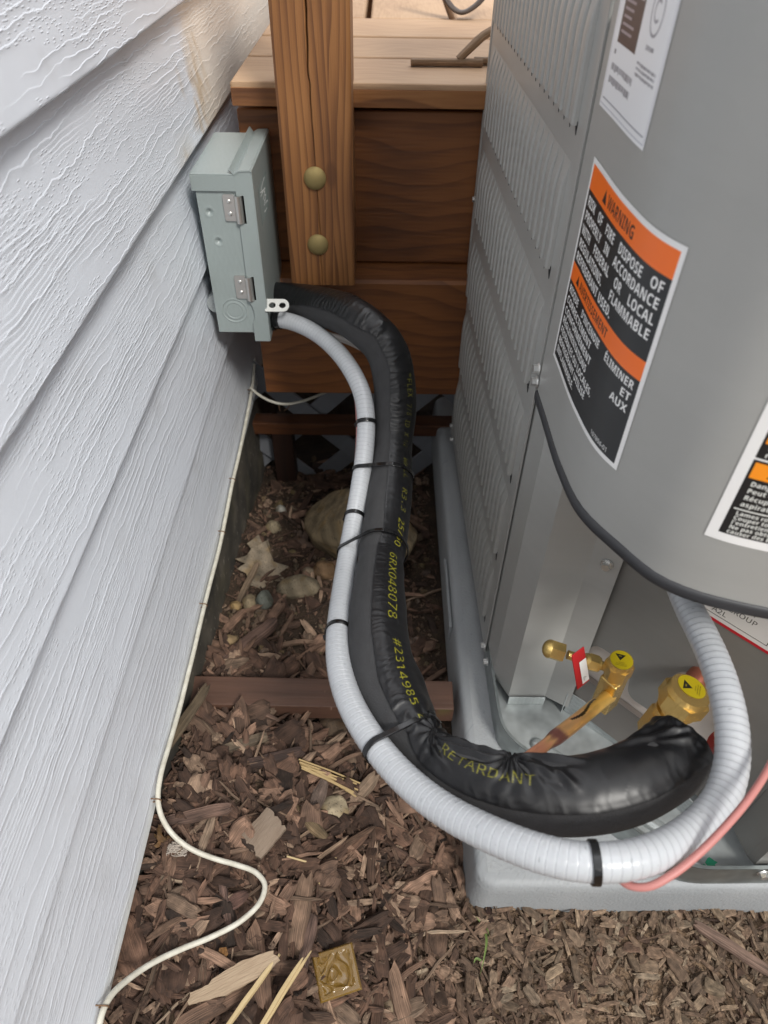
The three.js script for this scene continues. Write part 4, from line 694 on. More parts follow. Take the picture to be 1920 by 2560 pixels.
{
  const insP = makePath(insPts, 560, 1);
  const nearest = (path, p) => path.S.reduce((b, f) => f.p.distanceToSquared(p) < b.p.distanceToSquared(p) ? f : b);
  function tie(label, centre, dir, circles, w = 0.005, t = 0.0012, headAngle = 1.9) {
    const D = dir.clone().normalize(), X = V(0, 1, 0).cross(D).normalize(), Y = D.clone().cross(X).normalize();
    const o = base('cable_tie', centre.x, centre.y, centre.z); tag(o, label, 'cable tie');
    const cs = circles.map(([p, r]) => { const d = p.clone().sub(centre); return [d.dot(X), d.dot(Y), r]; });
    const sup = a => { let best = -1e9, q; for (const [cx, cy, r] of cs) { const h = cx * Math.cos(a) + cy * Math.sin(a) + r; if (h > best) { best = h; q = [cx + r * Math.cos(a), cy + r * Math.sin(a)]; } } return q; };
    const n = 96, ring = []; for (let k = 0; k <= n; k++) { const a = k / n * 2 * Math.PI; ring.push([...sup(a), Math.cos(a), Math.sin(a)]); }
    const cross = [[-w / 2, 0.0001], [-w / 2, t * 0.8], [-w / 2 + 0.0004, t], [w / 2 - 0.0004, t], [w / 2, t * 0.8], [w / 2, 0.0001]];
    const g = gridGeo(n, cross.length - 1, (a, b, i, j) => { const [x, y, cx, cy] = ring[i], [u, h] = cross[j]; const p = X.clone().multiplyScalar(x + cx * h).addScaledVector(Y, y + cy * h).addScaledVector(D, u); return [p.x, p.y, p.z]; });
    mesh('strap', toCreasedNormals(g, 0.7), mTie, o);
    const [hx, hy] = sup(headAngle), h = box(0.006, 0.004, 0.0052, 0, 0.0018, 0, 0.0007);
    const hd = mesh('head', h, mTie, o); const pos = X.clone().multiplyScalar(hx).addScaledVector(Y, hy); hd.position.copy(pos);
    hd.quaternion.setFromUnitVectors(V(0, 1, 0), X.clone().multiplyScalar(Math.cos(headAngle)).addScaledVector(Y, Math.sin(headAngle)));
    return o;
  }
  const onCon = (label, p, head) => { const f = nearest(conPath, V(...p)); tie(label, f.p, f.t, [[f.p, CR + 0.0002]], 0.005, 0.0013, head); };
  const both = (label, p, r, head, wire = 0, dirMix = 0.5) => { const f = nearest(conPath, V(...p)), g = nearest(insP, f.p); const D = f.t.clone().lerp(g.t, dirMix); const c = f.p.clone().lerp(g.p, 0.5); tie(label, c, D, [[f.p, CR + 0.0003], [g.p, r]], 0.005, 0.0014, head); };
  onCon('black cable tie round the grey conduit below the disconnect box bend', [-0.0165, 0.343, -0.682], -2.6);
  onCon('black cable tie round the conduit alone beside the boulder', [-0.0335, 0.285, -0.57], -2.6);
  onCon('black cable tie round the conduit alone above the brown edging board', [-0.038, 0.331, -0.38], -2.6);
  onCon('black cable tie round the lowest front loop of the conduit and pink wire', [0.128, 0.424, -0.146], -1.9);
  both('upper black cable tie joining conduit and black insulation below their bend', [-0.021, 0.306, -0.63], 0.0268, -1.3);
  both('middle black cable tie joining conduit and black insulation over the boulder', [-0.036, 0.288, -0.512], 0.0278, -1.3);
  both('lowest black cable tie pinching the black insulation against the conduit', [0.0, 0.363, -0.248], 0.0212, 0.9);
}
{ // low-voltage cable stapled along the wall foot, and two short runs behind
  const w = base('white_cable', 0, 0, 0);
  tag(w, 'thin white cable stapled along the bottom of the siding and looping over mulch', 'cable');
  const sx = WX + 0.0032;
  const pts = [[sx - 0.012, 0.176, -1.12], [sx, 0.174, -1.04], [sx, 0.172, -1.0], [sx, 0.155, -0.9], [sx, 0.153, -0.82], [sx, 0.155, -0.79], [sx, 0.15, -0.72], [sx + 0.002, 0.138, -0.66], [sx, 0.15, -0.575], [sx + 0.001, 0.147, -0.535], [sx + 0.002, 0.147, -0.475], [sx, 0.147, -0.445], [sx, 0.14, -0.41], [sx, 0.151, -0.355], [sx, 0.157, -0.317], [sx + 0.001, 0.151, -0.299], [-0.2215, 0.131, -0.288], [-0.21, 0.118, -0.277], [-0.193, 0.109, -0.266], [-0.168, 0.101, -0.260], [-0.141, 0.096, -0.256], [-0.121, 0.094, -0.251], [-0.1085, 0.0935, -0.240], [-0.111, 0.0945, -0.222], [-0.128, 0.097, -0.204], [-0.154, 0.101, -0.189], [-0.183, 0.108, -0.178], [-0.203, 0.12, -0.164], [-0.217, 0.137, -0.147], [sx + 0.002, 0.152, -0.133], [sx, 0.157, -0.123], [sx, 0.152, -0.11], [sx, 0.148, -0.06]];
  const p = makePath(pts, 500, 1);
  mesh('jacket', sweep(p, 12, s => 0.0027, { uv: (s, a) => [s * 2, a], cap: true }), mCable, w);
  const mSt = std({ color: C(0.2, 0.12, 0.07), metalness: 0.5, roughness: 0.6 });
  for (const z of [-1.0, -0.787, -0.683, -0.551, -0.3, -0.125]) {
    const f = p.S.filter(q => Math.abs(q.p.x - sx) < 0.012).reduce((b, q) => Math.abs(q.p.z - z) < Math.abs(b.p.z - z) ? q : b);
    const pts2 = []; for (let k = 0; k <= 10; k++) { const t = k / 10 * Math.PI; pts2.push([f.p.x - 0.001 + 0.0042 * Math.sin(t), f.p.y + 0.0036 * Math.cos(t), f.p.z]); }
    mesh('staple', tube([[WX - 0.004, pts2[0][1] + 0.0002, z], ...pts2.map(q => [q[0], q[1], z]), [WX - 0.004, pts2[10][1] - 0.0002, z]], 0.0007, 40, 8, 0), mSt, w);
  }
  const b = base('thin_cable', 0, 0, 0);
  tag(b, 'short pale cable drooping across the bottom of the deck fascia', 'cable');
  mesh('jacket', tube([[-0.226, 0.178, -1.0], [-0.21, 0.172, -0.985], [-0.19, 0.164, -0.978], [-0.165, 0.157, -0.978], [-0.14, 0.158, -0.985], [-0.1, 0.15, -1.03]], 0.0024, 50, 8), mCable, b);
  mesh('hook', merge([tube([[-0.176, 0.161, -0.978], [-0.177, 0.15, -0.98], [-0.176, 0.143, -0.982]], 0.001, 14, 6), tube([[-0.158, 0.158, -0.98], [-0.162, 0.146, -0.985], [-0.17, 0.138, -0.99]], 0.001, 14, 6)]), mSt, b);
  const g = base('grey_cable', 0, 0, 0);
  tag(g, 'grey cable running behind the black insulation in front of the fascia', 'cable');
  mesh('jacket', merge([tube([[-0.11, 0.305, -0.972], [-0.072, 0.3, -0.966], [-0.05, 0.293, -0.962], [-0.028, 0.283, -0.96], [-0.005, 0.268, -0.958], [0.01, 0.25, -0.955]], 0.0035, 40, 8), tube([[-0.11, 0.299, -0.974], [-0.072, 0.294, -0.968], [-0.05, 0.286, -0.964], [-0.028, 0.276, -0.962], [-0.005, 0.26, -0.96], [0.01, 0.243, -0.957]], 0.0024, 40, 8)]), std({ color: C(0.5, 0.48, 0.46), roughness: 0.5 }), g);
}

// ------------------------------------------------------------ mulch
const barkTex = (() => {
  const map = pix(512, 256, (u, v) => { const f = tile(u, v, 3, 70, 211, 3), b = tile(u, v, 5, 5, 214, 4), k = clamp(0.70 + 0.3 * f + 0.28 * b); return [k, k * 0.985, k * 0.97]; }, true);
  const bump = pix(512, 256, (u, v) => 0.5 + 0.5 * tile(u, v, 3, 70, 211, 3) + 0.2 * tile(u, v, 12, 60, 217, 2));
  return { map, bump };
})();
const mBark = std({ map: barkTex.map, bumpMap: barkTex.bump, bumpScale: 0.0008, roughness: 0.88, color: C(1, 1, 1) });
const barkMat = (r, g, b) => std({ map: barkTex.map, bumpMap: barkTex.bump, bumpScale: 0.0012, roughness: 0.85, color: C(r, g, b) });
// a splinter or flake of bark: length along x, ragged ends, uneven edges; unit length
function chipGeo(seed, wid, thk, { ragged = 0.12, bend = 0.1, nl = 9, taper = 0.5, irr = 0.22 } = {}) {
  const R = rng(seed), o = R() * 50, ns = 8, rag = Array.from({ length: ns + 1 }, () => [(R() - 0.5) * 2 * ragged, (R() - 0.5) * 2 * ragged]); rag[ns] = rag[0];
  const g = gridGeo(ns, nl, (a, b, i, j) => {
    const th = a * 2 * Math.PI, q = [[1, 0.25], [0.82, 1], [0, 1.05], [-0.85, 0.9], [-1, -0.1], [-0.8, -0.95], [0.05, -1], [0.9, -0.8], [1, 0.25]][i];
    let x = b - 0.5; x += (b < 0.5 ? rag[i][0] * (1 - 2 * b) : rag[i][1] * (2 * b - 1));
    const prof = Math.pow(Math.sin(Math.PI * clamp(b * 0.86 + 0.07)), taper) * (j === 0 || j === nl ? 0.72 : 1), w = wid * prof * (1 + irr * nz.noise(b * 4 + o, q[0] * 1.4, 1)), t = thk * (0.55 + 0.45 * prof) * (1 + 1.2 * irr * nz.noise(b * 5, o, q[0]));
    return [x, q[1] * t / 2 + bend * Math.sin(b * 3.1 + o) * 0.35 * (wid + thk), q[0] * w / 2 + bend * 0.5 * nz.noise(b * 2, o, 7), x * 0.6 + o, q[0] * wid * 0.5 + q[1] * 0.07 + o];
  });
  const cap = e => { const P = [], U = [], p = g.attributes.position, off = e ? nl * (ns + 1) : 0; const c = V(0, 0, 0); for (let i = 0; i < ns; i++) c.add(V(p.getX(off + i), p.getY(off + i), p.getZ(off + i))); c.multiplyScalar(1 / ns); for (let i = 0; i < ns; i++) for (const k of e ? [-1, i, i + 1] : [-1, i + 1, i]) { const q = k < 0 ? c : V(p.getX(off + k), p.getY(off + k), p.getZ(off + k)); P.push(q.x, q.y, q.z); U.push(q.y * 3, q.z * 2); } const h = new THREE.BufferGeometry(); h.setAttribute('position', new THREE.Float32BufferAttribute(P, 3)); h.setAttribute('uv', new THREE.Float32BufferAttribute(U, 2)); h.computeVertexNormals(); return h; };
  const body = toCreasedNormals(g, 0.75);
  return mergeGeometries([prep(body), cap(0), cap(1)]);
}
const inPad = (x, z) => x > 0.098 && z < -0.246;
{
  const mulch = base('bark_mulch', 0, 0, 0);
  tag(mulch, 'brown shredded bark mulch covering the ground around the pad', 'mulch', null, 'stuff');
  const variants = [
    chipGeo(1, 0.24, 0.1, { taper: 0.12, bend: 0.04 }), chipGeo(2, 0.34, 0.14, { ragged: 0.16, taper: 0.1, bend: 0.05 }), chipGeo(3, 0.15, 0.09, { bend: 0.1, taper: 0.2 }), chipGeo(4, 0.46, 0.13, { ragged: 0.12, taper: 0.08, bend: 0.04 }), chipGeo(5, 0.09, 0.065, { bend: 0.12, taper: 0.3 }), chipGeo(6, 0.6, 0.2, { ragged: 0.16, taper: 0.1 }), chipGeo(7, 0.2, 0.14, { ragged: 0.2, taper: 0.15, bend: 0.03 }), chipGeo(8, 0.05, 0.04, { bend: 0.12, taper: 0.4 })];
  const R = rng(77), lists = variants.map(() => []);
  const pick = dry => { const r = R() * (dry > 0.5 ? 0.96 : 1); return r < 0.2 ? 0 : r < 0.36 ? 1 : r < 0.54 ? 2 : r < 0.68 ? 3 : r < 0.79 ? 4 : r < 0.87 ? 5 : r < 0.96 ? 6 : 7; };
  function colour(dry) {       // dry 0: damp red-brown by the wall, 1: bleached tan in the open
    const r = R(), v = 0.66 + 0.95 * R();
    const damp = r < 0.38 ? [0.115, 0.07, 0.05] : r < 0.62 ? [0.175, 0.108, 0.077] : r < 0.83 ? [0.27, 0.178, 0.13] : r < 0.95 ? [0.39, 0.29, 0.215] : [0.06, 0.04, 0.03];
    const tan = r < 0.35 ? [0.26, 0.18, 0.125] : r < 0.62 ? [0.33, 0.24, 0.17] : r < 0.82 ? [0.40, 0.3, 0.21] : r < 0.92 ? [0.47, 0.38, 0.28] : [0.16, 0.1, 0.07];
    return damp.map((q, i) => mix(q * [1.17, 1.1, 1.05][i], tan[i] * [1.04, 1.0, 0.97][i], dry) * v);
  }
  const add = (x, z, len, lay, tilt, dry, vi = pick(dry)) => {
    const e = 0.012, sx = (groundY(x + e, z) - groundY(x - e, z)) / (2 * e), szz = (groundY(x, z + e) - groundY(x, z - e)) / (2 * e);
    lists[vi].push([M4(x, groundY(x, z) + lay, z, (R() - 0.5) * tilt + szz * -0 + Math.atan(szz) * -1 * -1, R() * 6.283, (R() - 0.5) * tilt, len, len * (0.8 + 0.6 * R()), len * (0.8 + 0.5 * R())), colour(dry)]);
  };
  for (let k = 0; k < 20000; k++) {
    const x = -0.245 + R() * 0.85, z = -1.12 + R() * 1.22; if (inPad(x, z) || x < -0.236) continue;
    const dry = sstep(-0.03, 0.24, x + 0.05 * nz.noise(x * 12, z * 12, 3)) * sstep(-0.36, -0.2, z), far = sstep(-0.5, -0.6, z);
    if (R() < far * 0.88 || (z > -0.512 && z < -0.452 && R() < 0.985)) continue;
    if (x > 0.62 || (x > 0.1 && z > 0.05)) { if (R() < 0.5) continue; }
    const len = mix(0.011 + 0.042 * Math.pow(R(), 2.1), 0.006 + 0.018 * Math.pow(R(), 1.8), dry);
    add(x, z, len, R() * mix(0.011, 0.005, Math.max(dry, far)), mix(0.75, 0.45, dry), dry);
  }
  for (let k = 0; k < 34000; k++) {                                // crumbs and splinters between the chips
    const x = -0.24 + R() * 0.84, z = -1.1 + R() * 1.16; if (inPad(x, z)) continue;
    const dry = sstep(-0.03, 0.24, x) * sstep(-0.36, -0.2, z), pit = sstep(-0.5, -0.6, z); if (R() > 0.6 + 0.4 * Math.max(dry, pit * 0.5)) continue;
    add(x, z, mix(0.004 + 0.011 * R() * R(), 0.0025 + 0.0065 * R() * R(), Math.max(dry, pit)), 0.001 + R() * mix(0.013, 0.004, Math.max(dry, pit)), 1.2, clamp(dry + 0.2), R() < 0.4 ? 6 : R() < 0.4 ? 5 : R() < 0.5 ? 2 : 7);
  }
  for (let k = 0; k < 260; k++) { const x = -0.22 + R() * 0.8, z = -0.5 + R() * 0.48; if (inPad(x, z) || (x > 0.06 && R() < 0.75)) continue; add(x, z, 0.03 + 0.05 * R(), 0.008 + R() * 0.004, 0.35, 0.5 + 0.5 * R(), 7); }
  for (let k = 0; k < 70; k++) { const x = -0.225 + R() * 0.36, z = -0.45 + R() * 0.42; if (inPad(x, z) || x > 0.05) continue; add(x, z, 0.032 + 0.034 * R(), 0.009 + R() * 0.005, 0.35, 0.1 + 0.3 * R(), [2, 0, 2, 4, 1][k % 5]); }
  for (let k = 0; k < 420; k++) { const x = 0.02 + R() * 0.52, z = -0.243 + R() * 0.2; if (inPad(x, z)) continue; add(x, z, 0.009 + 0.014 * R(), 0.004 + R() * 0.003, 0.4, 1 + 0.35 * R(), [0, 1, 3, 6][k % 4]); }
  for (let k = 0; k < 90; k++) { const x = -0.22 + R() * 0.3, z = -1.0 + R() * 0.46; if (inPad(x, z)) continue; add(x, z, 0.02 + 0.05 * R(), 0.006, 0.35, 0.3 * R(), [7, 4, 2][k % 3]); }
  variants.forEach((g, i) => {
    const m = new THREE.InstancedMesh(g, mBark, lists[i].length); m.name = 'bark_chips'; m.castShadow = m.receiveShadow = true; m.userData.kind = 'stuff';
    lists[i].forEach(([q, c], k) => { m.setMatrixAt(k, q); m.setColorAt(k, C(...c)); }); mulch.add(m);
  });
}
// ------------------------------------------------------------ single pieces one can point to
const bark = (label, x, z, len, wid, thk, yaw, col, { lift = 0.006, seed = 20, tilt = 0, roll = 0, cat = 'bark chip', name = 'bark_chip', ...o } = {}) => {
  const m = mesh(name, chipGeo(seed, wid / len, thk / len, { ragged: 0.04, bend: 0.04, nl: 14, taper: 0.14, irr: 0.14, ...o }), barkMat(...col)); m.scale.setScalar(len); m.position.set(x, groundY(x, z) + lift, z); m.rotation.set(roll, yaw, tilt, 'YXZ'); tag(m, label, cat); return m;
};
const flake = (label, pts, t, x, z, yaw, col, { lift = 0.014, tx = 0, tz = 0, seed = 3 } = {}) => {          // a split flat piece with a sawn or broken outline, grain along x
  const R = rng(seed), out = []; pts.forEach(([a, b], i) => { const [c, d] = pts[(i + 1) % pts.length], n = Math.max(1, Math.round(Math.hypot(c - a, d - b) / 0.003)), across = Math.abs(d - b) > Math.abs(c - a); for (let k = 0; k < n; k++) { const f = k / n, j = across ? (R() - 0.5) * 0.004 : (R() - 0.5) * 0.0008; out.push([a + (c - a) * f + (across ? j : 0), b + (d - b) * f + (across ? 0 : j)]); } });
  const g = extrude(poly(out), t, 0.0004); g.rotateX(-Math.PI / 2); const q = toCreasedNormals(g, 0.4); planarUV(q, 'x', 6, R() * 5, R() * 5);
  const p = q.attributes.position; for (let i = 0; i < p.count; i++) p.setY(i, p.getY(i) + 0.0012 * nz.noise(p.getX(i) * 60, p.getZ(i) * 120, seed));
  const m = mesh('wood_chip', q, std({ map: wDeck.map, bumpMap: wDeck.bumpMap, bumpScale: 0.0008, roughness: 0.85, color: C(...col) })); m.position.set(x, groundY(x, z) + lift, z); m.rotation.set(tx, yaw, tz, 'YXZ'); tag(m, label, 'wood chip'); return m;
};
flake('broad weathered grey wood chip on the mulch left of the conduit', [[-0.021, -0.014], [0.017, -0.017], [0.022, 0.013], [-0.016, 0.017]], 0.006, -0.121, -0.291, 1.0, [0.5, 0.58, 0.72], { lift: 0.019, tx: 0.12, tz: 0.05, seed: 31 });
flake('long pale tan wood splinter nearest the bottom edge beside the straw', [[-0.044, -0.003], [-0.012, -0.009], [0.026, -0.008], [0.04, -0.003], [0.038, 0.006], [0.01, 0.01], [-0.02, 0.007], [-0.024, 0.004], [-0.042, 0.005]], 0.005, -0.128, -0.158, 0.42, [0.86, 1.0, 1.15], { lift: 0.021, tz: 0.06, tx: 0.1, seed: 32 });
bark('long reddish bark strip beside the wall at the cable bend', -0.192, -0.305, 0.07, 0.014, 0.007, 0.25, [0.27, 0.17, 0.13], { lift: 0.016, seed: 33 });
bark('yellowish split wood piece right of the broad grey chip', -0.075, -0.315, 0.055, 0.014, 0.009, -0.75, [0.36, 0.26, 0.15], { lift: 0.014, seed: 34, taper: 0.4 });
bark('grey brown bark block standing under the conduit curve', -0.068, -0.345, 0.042, 0.017, 0.01, 1.3, [0.3, 0.22, 0.18], { lift: 0.016, seed: 35, taper: 0.4 });
bark('thick ochre bark piece in front of the brown edging board', -0.163, -0.405, 0.058, 0.013, 0.01, 0.35, [0.3, 0.23, 0.16], { lift: 0.012, seed: 36 });
bark('dark long bark stick below the brown edging board', -0.13, -0.385, 0.082, 0.013, 0.01, 0.3, [0.12, 0.075, 0.06], { lift: 0.016, seed: 37 });
bark('thin diagonal brown stick crossing below the brown edging board', -0.165, -0.462, 0.09, 0.009, 0.007, -0.5, [0.3, 0.19, 0.14], { lift: 0.016, seed: 38, taper: 0.6, name: 'stick', cat: 'stick' });
bark('upright weathered lath leaning at the foundation below the edging board', -0.228, -0.4, 0.15, 0.013, 0.006, 1.38, [0.3, 0.23, 0.15], { lift: 0.05, seed: 39, tilt: -0.36, name: 'lath', cat: 'lath' });
bark('reddish bark log behind the brown edging board by the foundation', -0.187, -0.575, 0.11, 0.02, 0.013, 0.85, [0.25, 0.155, 0.12], { lift: 0.014, seed: 40 });
bark('red brown bark flake inside the cable loop', -0.145, -0.222, 0.036, 0.016, 0.004, 0.5, [0.2, 0.11, 0.085], { lift: 0.014, seed: 41, taper: 0.5 });
bark('narrow bark splinter upright inside the cable loop', -0.15, -0.222, 0.042, 0.009, 0.006, 1.9, [0.27, 0.17, 0.135], { lift: 0.012, seed: 42 });
bark('light brown bark chip at the right edge before the pad', 0.385, -0.205, 0.085, 0.012, 0.007, -0.6, [0.33, 0.22, 0.17], { lift: 0.009, seed: 43 });
bark('square pale wood block near the bottom right corner', 0.352, -0.172, 0.02, 0.014, 0.009, -0.5, [0.4, 0.3, 0.2], { lift: 0.008, seed: 44, taper: 0.1 });
bark('pale tan wood chip below the pad in the bare soil', 0.16, -0.163, 0.019, 0.011, 0.006, 2.2, [0.45, 0.34, 0.24], { lift: 0.009, seed: 45, taper: 0.15 });
bark('brown bark strip left of the amber square', -0.068, -0.19, 0.06, 0.012, 0.006, 1.4, [0.22, 0.14, 0.11], { lift: 0.014, seed: 46 });
bark('pale curled wood sliver in front of the lattice stake', -0.21, -0.7, 0.1, 0.01, 0.006, 1.35, [0.34, 0.25, 0.17], { lift: 0.012, seed: 47 });

function stone(name, label, x, z, sx, sy, sz, col, { yaw = 0, seed = 1, sink = 0.35, rough = 0.5, cat = 'stone', angular = 0 } = {}) {
  const g = mergeVertices((() => { const q = new THREE.IcosahedronGeometry(1, 14); q.deleteAttribute('normal'); q.deleteAttribute('uv'); return q; })()), p = g.attributes.position, U = [];
  for (let i = 0; i < p.count; i++) {
    const v = V(p.getX(i), p.getY(i), p.getZ(i)), d = v.clone(); let r = 1 + 0.22 * rough * 2 * nz.noise(d.x * 1.1 + seed, d.y * 1.1, d.z * 1.1) + 0.06 * nz.noise(d.x * 3 + seed, d.y * 3, d.z * 3) + 0.012 * nz.noise(d.x * 14, d.y * 14, d.z * 14 + seed);
    if (angular) { const R = rng(seed); for (let k = 0; k < 9; k++) { const n = V(R() - 0.5, R() - 0.5, R() - 0.5).normalize(); const h = d.dot(n); if (h * r > 0.78) r = mix(r, 0.78 / h, angular); } }
    v.multiplyScalar(r); p.setXYZ(i, v.x * sx, v.y * sy, v.z * sz); U.push(v.x * sx * 9 + v.y * sy * 5, v.z * sz * 9 + v.y * sy * 4);
  }
  g.setAttribute('uv', new THREE.Float32BufferAttribute(U, 2)); g.computeVertexNormals();
  const map = rep(stoneMap, 1, 1);
  const m = mesh(name, g, std({ map, color: C(...col.map(q => q * 1.32)), roughness: 0.85, bumpMap: soft, bumpScale: 0.002 })); m.position.set(x, groundY(x, z) + sy * (1 - 2 * sink), z); m.rotation.y = yaw; tag(m, label, cat); return m;
}
const stoneMap = pix(512, 512, (u, v) => { const t = 0.68 + 0.3 * tile(u, v, 5, 5, 221, 4), s = tile(u, v, 50, 50, 224, 2) > 0.3 ? 0.2 : 0, r = sstep(0.05, 0.4, tile(u, v, 4, 4, 227, 3)); return [t - s, (t - s) * (1 - 0.05 * r), (t - s) * (1 - 0.14 * r)]; }, true);
stone('boulder', 'large tan brown boulder behind the conduit and black insulation', -0.03, -0.825, 0.105, 0.08, 0.06, [0.42, 0.32, 0.19], { seed: 4, sink: 0.2, rough: 0.3, yaw: -0.35, cat: 'boulder', angular: 0.75 });
stone('stone', 'pale speckled tan stone shaped like a bean beside the dry oak leaf', -0.129, -0.705, 0.034, 0.018, 0.02, [0.36, 0.29, 0.19], { seed: 8, sink: 0.15, rough: 0.3, yaw: 0.1 });
stone('stone', 'rusty orange stone touching the boulder', -0.091, -0.752, 0.02, 0.017, 0.018, [0.27, 0.165, 0.085], { seed: 11, sink: 0.25 });
stone('stone', 'small cream stone between bean stone and boulder', -0.118, -0.745, 0.013, 0.011, 0.012, [0.36, 0.28, 0.19], { seed: 12, sink: 0.15 });
stone('stone', 'grey green angular stone left of the bean stone', -0.178, -0.67, 0.014, 0.014, 0.016, [0.17, 0.18, 0.15], { seed: 15, sink: 0.1, angular: 0.9 });
stone('stone', 'round tan pebble left of the grey green stone', -0.199, -0.665, 0.012, 0.011, 0.014, [0.36, 0.28, 0.17], { seed: 16, sink: 0.15, rough: 0.3 });
stone('stone', 'small yellow pebble at the foundation', -0.2205, -0.66, 0.0095, 0.008, 0.008, [0.4, 0.27, 0.12], { seed: 17, sink: 0.2, rough: 0.4 });
stone('stone', 'tan pebble behind the big bark log near the foundation', -0.214, -0.585, 0.014, 0.01, 0.009, [0.36, 0.25, 0.13], { seed: 18, sink: 0.2 });
stone('stone', 'white tan pebble farther back near the leaf', -0.19, -0.86, 0.014, 0.012, 0.011, [0.38, 0.31, 0.2], { seed: 19, sink: 0.2 });
stone('stone', 'small white pebble by the lattice stake', -0.185, -0.925, 0.01, 0.009, 0.008, [0.5, 0.48, 0.42], { seed: 20, sink: 0.2 });
stone('stone', 'pale flat cream stone under the conduit near the straw', -0.052, -0.335, 0.019, 0.009, 0.014, [0.5, 0.41, 0.27], { seed: 21, sink: -0.35, rough: 0.7 });
stone('stone', 'round beige pebble near the bottom edge right of the amber square', 0.015, -0.152, 0.0075, 0.006, 0.007, [0.3, 0.22, 0.14], { seed: 22, sink: 0.1, rough: 0.2 });
stone('stone', 'brown rounded stone right before the edging board', -0.06, -0.452, 0.02, 0.014, 0.016, [0.14, 0.095, 0.06], { seed: 23, sink: 0.2 });
{ // gravel behind the edging board, too mixed to count
  const R = rng(91), g0 = (() => { const g = new THREE.IcosahedronGeometry(1, 2), p = g.attributes.position; for (let i = 0; i < p.count; i++) { const v = V(p.getX(i), p.getY(i), p.getZ(i)); v.multiplyScalar(1 + 0.35 * nz.noise(v.x * 1.4, v.y * 1.4, v.z * 1.4)); p.setXYZ(i, v.x, v.y, v.z); } g.computeVertexNormals(); return g; })();
  const m = new THREE.InstancedMesh(g0, std({ map: stoneMap, roughness: 0.9 }), 420); m.name = 'gravel'; m.castShadow = m.receiveShadow = true; scene.add(m); tag(m, 'small tan pebbles scattered in the soil behind the edging board', 'gravel', null, 'stuff');
  for (let k = 0; k < 420; k++) { let x, z; do { x = -0.23 + R() * 0.34; z = -1.15 + R() * 0.62; } while (inPad(x, z)); const s = 0.002 + 0.007 * R() * R(); m.setMatrixAt(k, M4(x, groundY(x, z) + s * 0.3, z, R() * 6, R() * 6, R() * 6, s * (0.8 + 0.6 * R()), s * 0.7, s)); const v = 0.6 + 0.6 * R(); m.setColorAt(k, C(0.33 * v, 0.25 * v * (0.9 + 0.1 * R()), 0.15 * v * (0.8 + 0.5 * R()))); }
}
// a thin leaf blade bent over the ground
function leaf(label, x, y, z, size, yaw, tiltX, tiltZ, pts, col, curl, name = 'dry_leaf') {
  const sh = poly(pts.flatMap(([a, b], i) => { const [c, d] = pts[(i + 1) % pts.length]; return [0, 0.34, 0.67].map(t => [mix(a, c, t) + 0.012 * nz.noise(a * 9 + t, b * 9, i), mix(b, d, t) + 0.012 * nz.noise(b * 9, t + i, a * 9)]); }));
  const g = extrude(sh, 0.004, 0.0015, 6); let q = g; q.rotateX(-Math.PI / 2);
  const p = q.attributes.position; for (let i = 0; i < p.count; i++) { const a = p.getX(i), b = p.getZ(i); p.setY(i, p.getY(i) + curl * (a * a * 0.8 + 0.5 * nz.noise(a * 2, b * 2, 3)) - 0.02 * Math.exp(-a * a * 300)); }
  q.computeVertexNormals();
  const m = mesh(name, q, phys({ map: rep(stoneMap, 0.8, 0.8), color: C(...col), roughness: 0.75, bumpMap: soft, bumpScale: 0.001 })); m.scale.setScalar(size); m.position.set(x, y, z); m.rotation.set(tiltX, yaw, tiltZ, 'YXZ'); tag(m, label, 'leaf'); return m;
}
const oakHalf = [[0.0, -0.55], [0.05, -0.5], [0.2, -0.52], [0.26, -0.38], [0.15, -0.28], [0.14, -0.2], [0.36, -0.24], [0.46, -0.06], [0.3, 0.0], [0.2, 0.06], [0.22, 0.14], [0.44, 0.18], [0.4, 0.32], [0.2, 0.3], [0.14, 0.36], [0.2, 0.5], [0.08, 0.56], [0.0, 0.7]];
const oak = [...oakHalf, ...oakHalf.slice(1, -1).reverse().map(([a, b]) => [-a * 0.9, b + 0.02])];
const torn = [[-0.07, 0.66], [0.0, 0.5], [0.1, 0.54], [0.14, 0.3], [0.2, 0.1], [0.47, -0.02], [0.3, -0.12], [0.44, -0.32], [0.2, -0.24], [0.13, -0.58], [-0.02, -0.44], [-0.2, -0.4], [-0.28, -0.18], [-0.44, -0.1], [-0.3, 0.02], [-0.48, 0.12], [-0.27, 0.2], [-0.2, 0.34], [-0.27, 0.46]];
leaf('large dry tan oak leaf lying by the foundation', -0.192, groundY(-0.19, -0.75) + 0.016, -0.748, 0.092, 0.1, 0.25, -0.2, torn, [0.5, 0.4, 0.28], 0.3);
leaf('brown curled dead leaf behind the bean stone', -0.125, groundY(-0.12, -0.82) + 0.008, -0.815, 0.06, 1.1, 0.1, 0.3, oak, [0.2, 0.12, 0.08], 0.4);
leaf('crumpled orange brown dead leaf at the wall below the cable staple', -0.221, groundY(-0.22, -0.28) + 0.014, -0.278, 0.024, 0.6, 0.9, 0.6, oak, [0.3, 0.17, 0.07], 1.1);
leaf('small orange brown leaf bit below the cable loop', -0.145, groundY(-0.145, -0.178) + 0.012, -0.178, 0.012, 0.2, 0.2, 0.2, [[-0.5, -0.3], [0.1, -0.45], [0.5, -0.1], [0.4, 0.4], [-0.2, 0.45]], [0.42, 0.2, 0.06], 0.3);
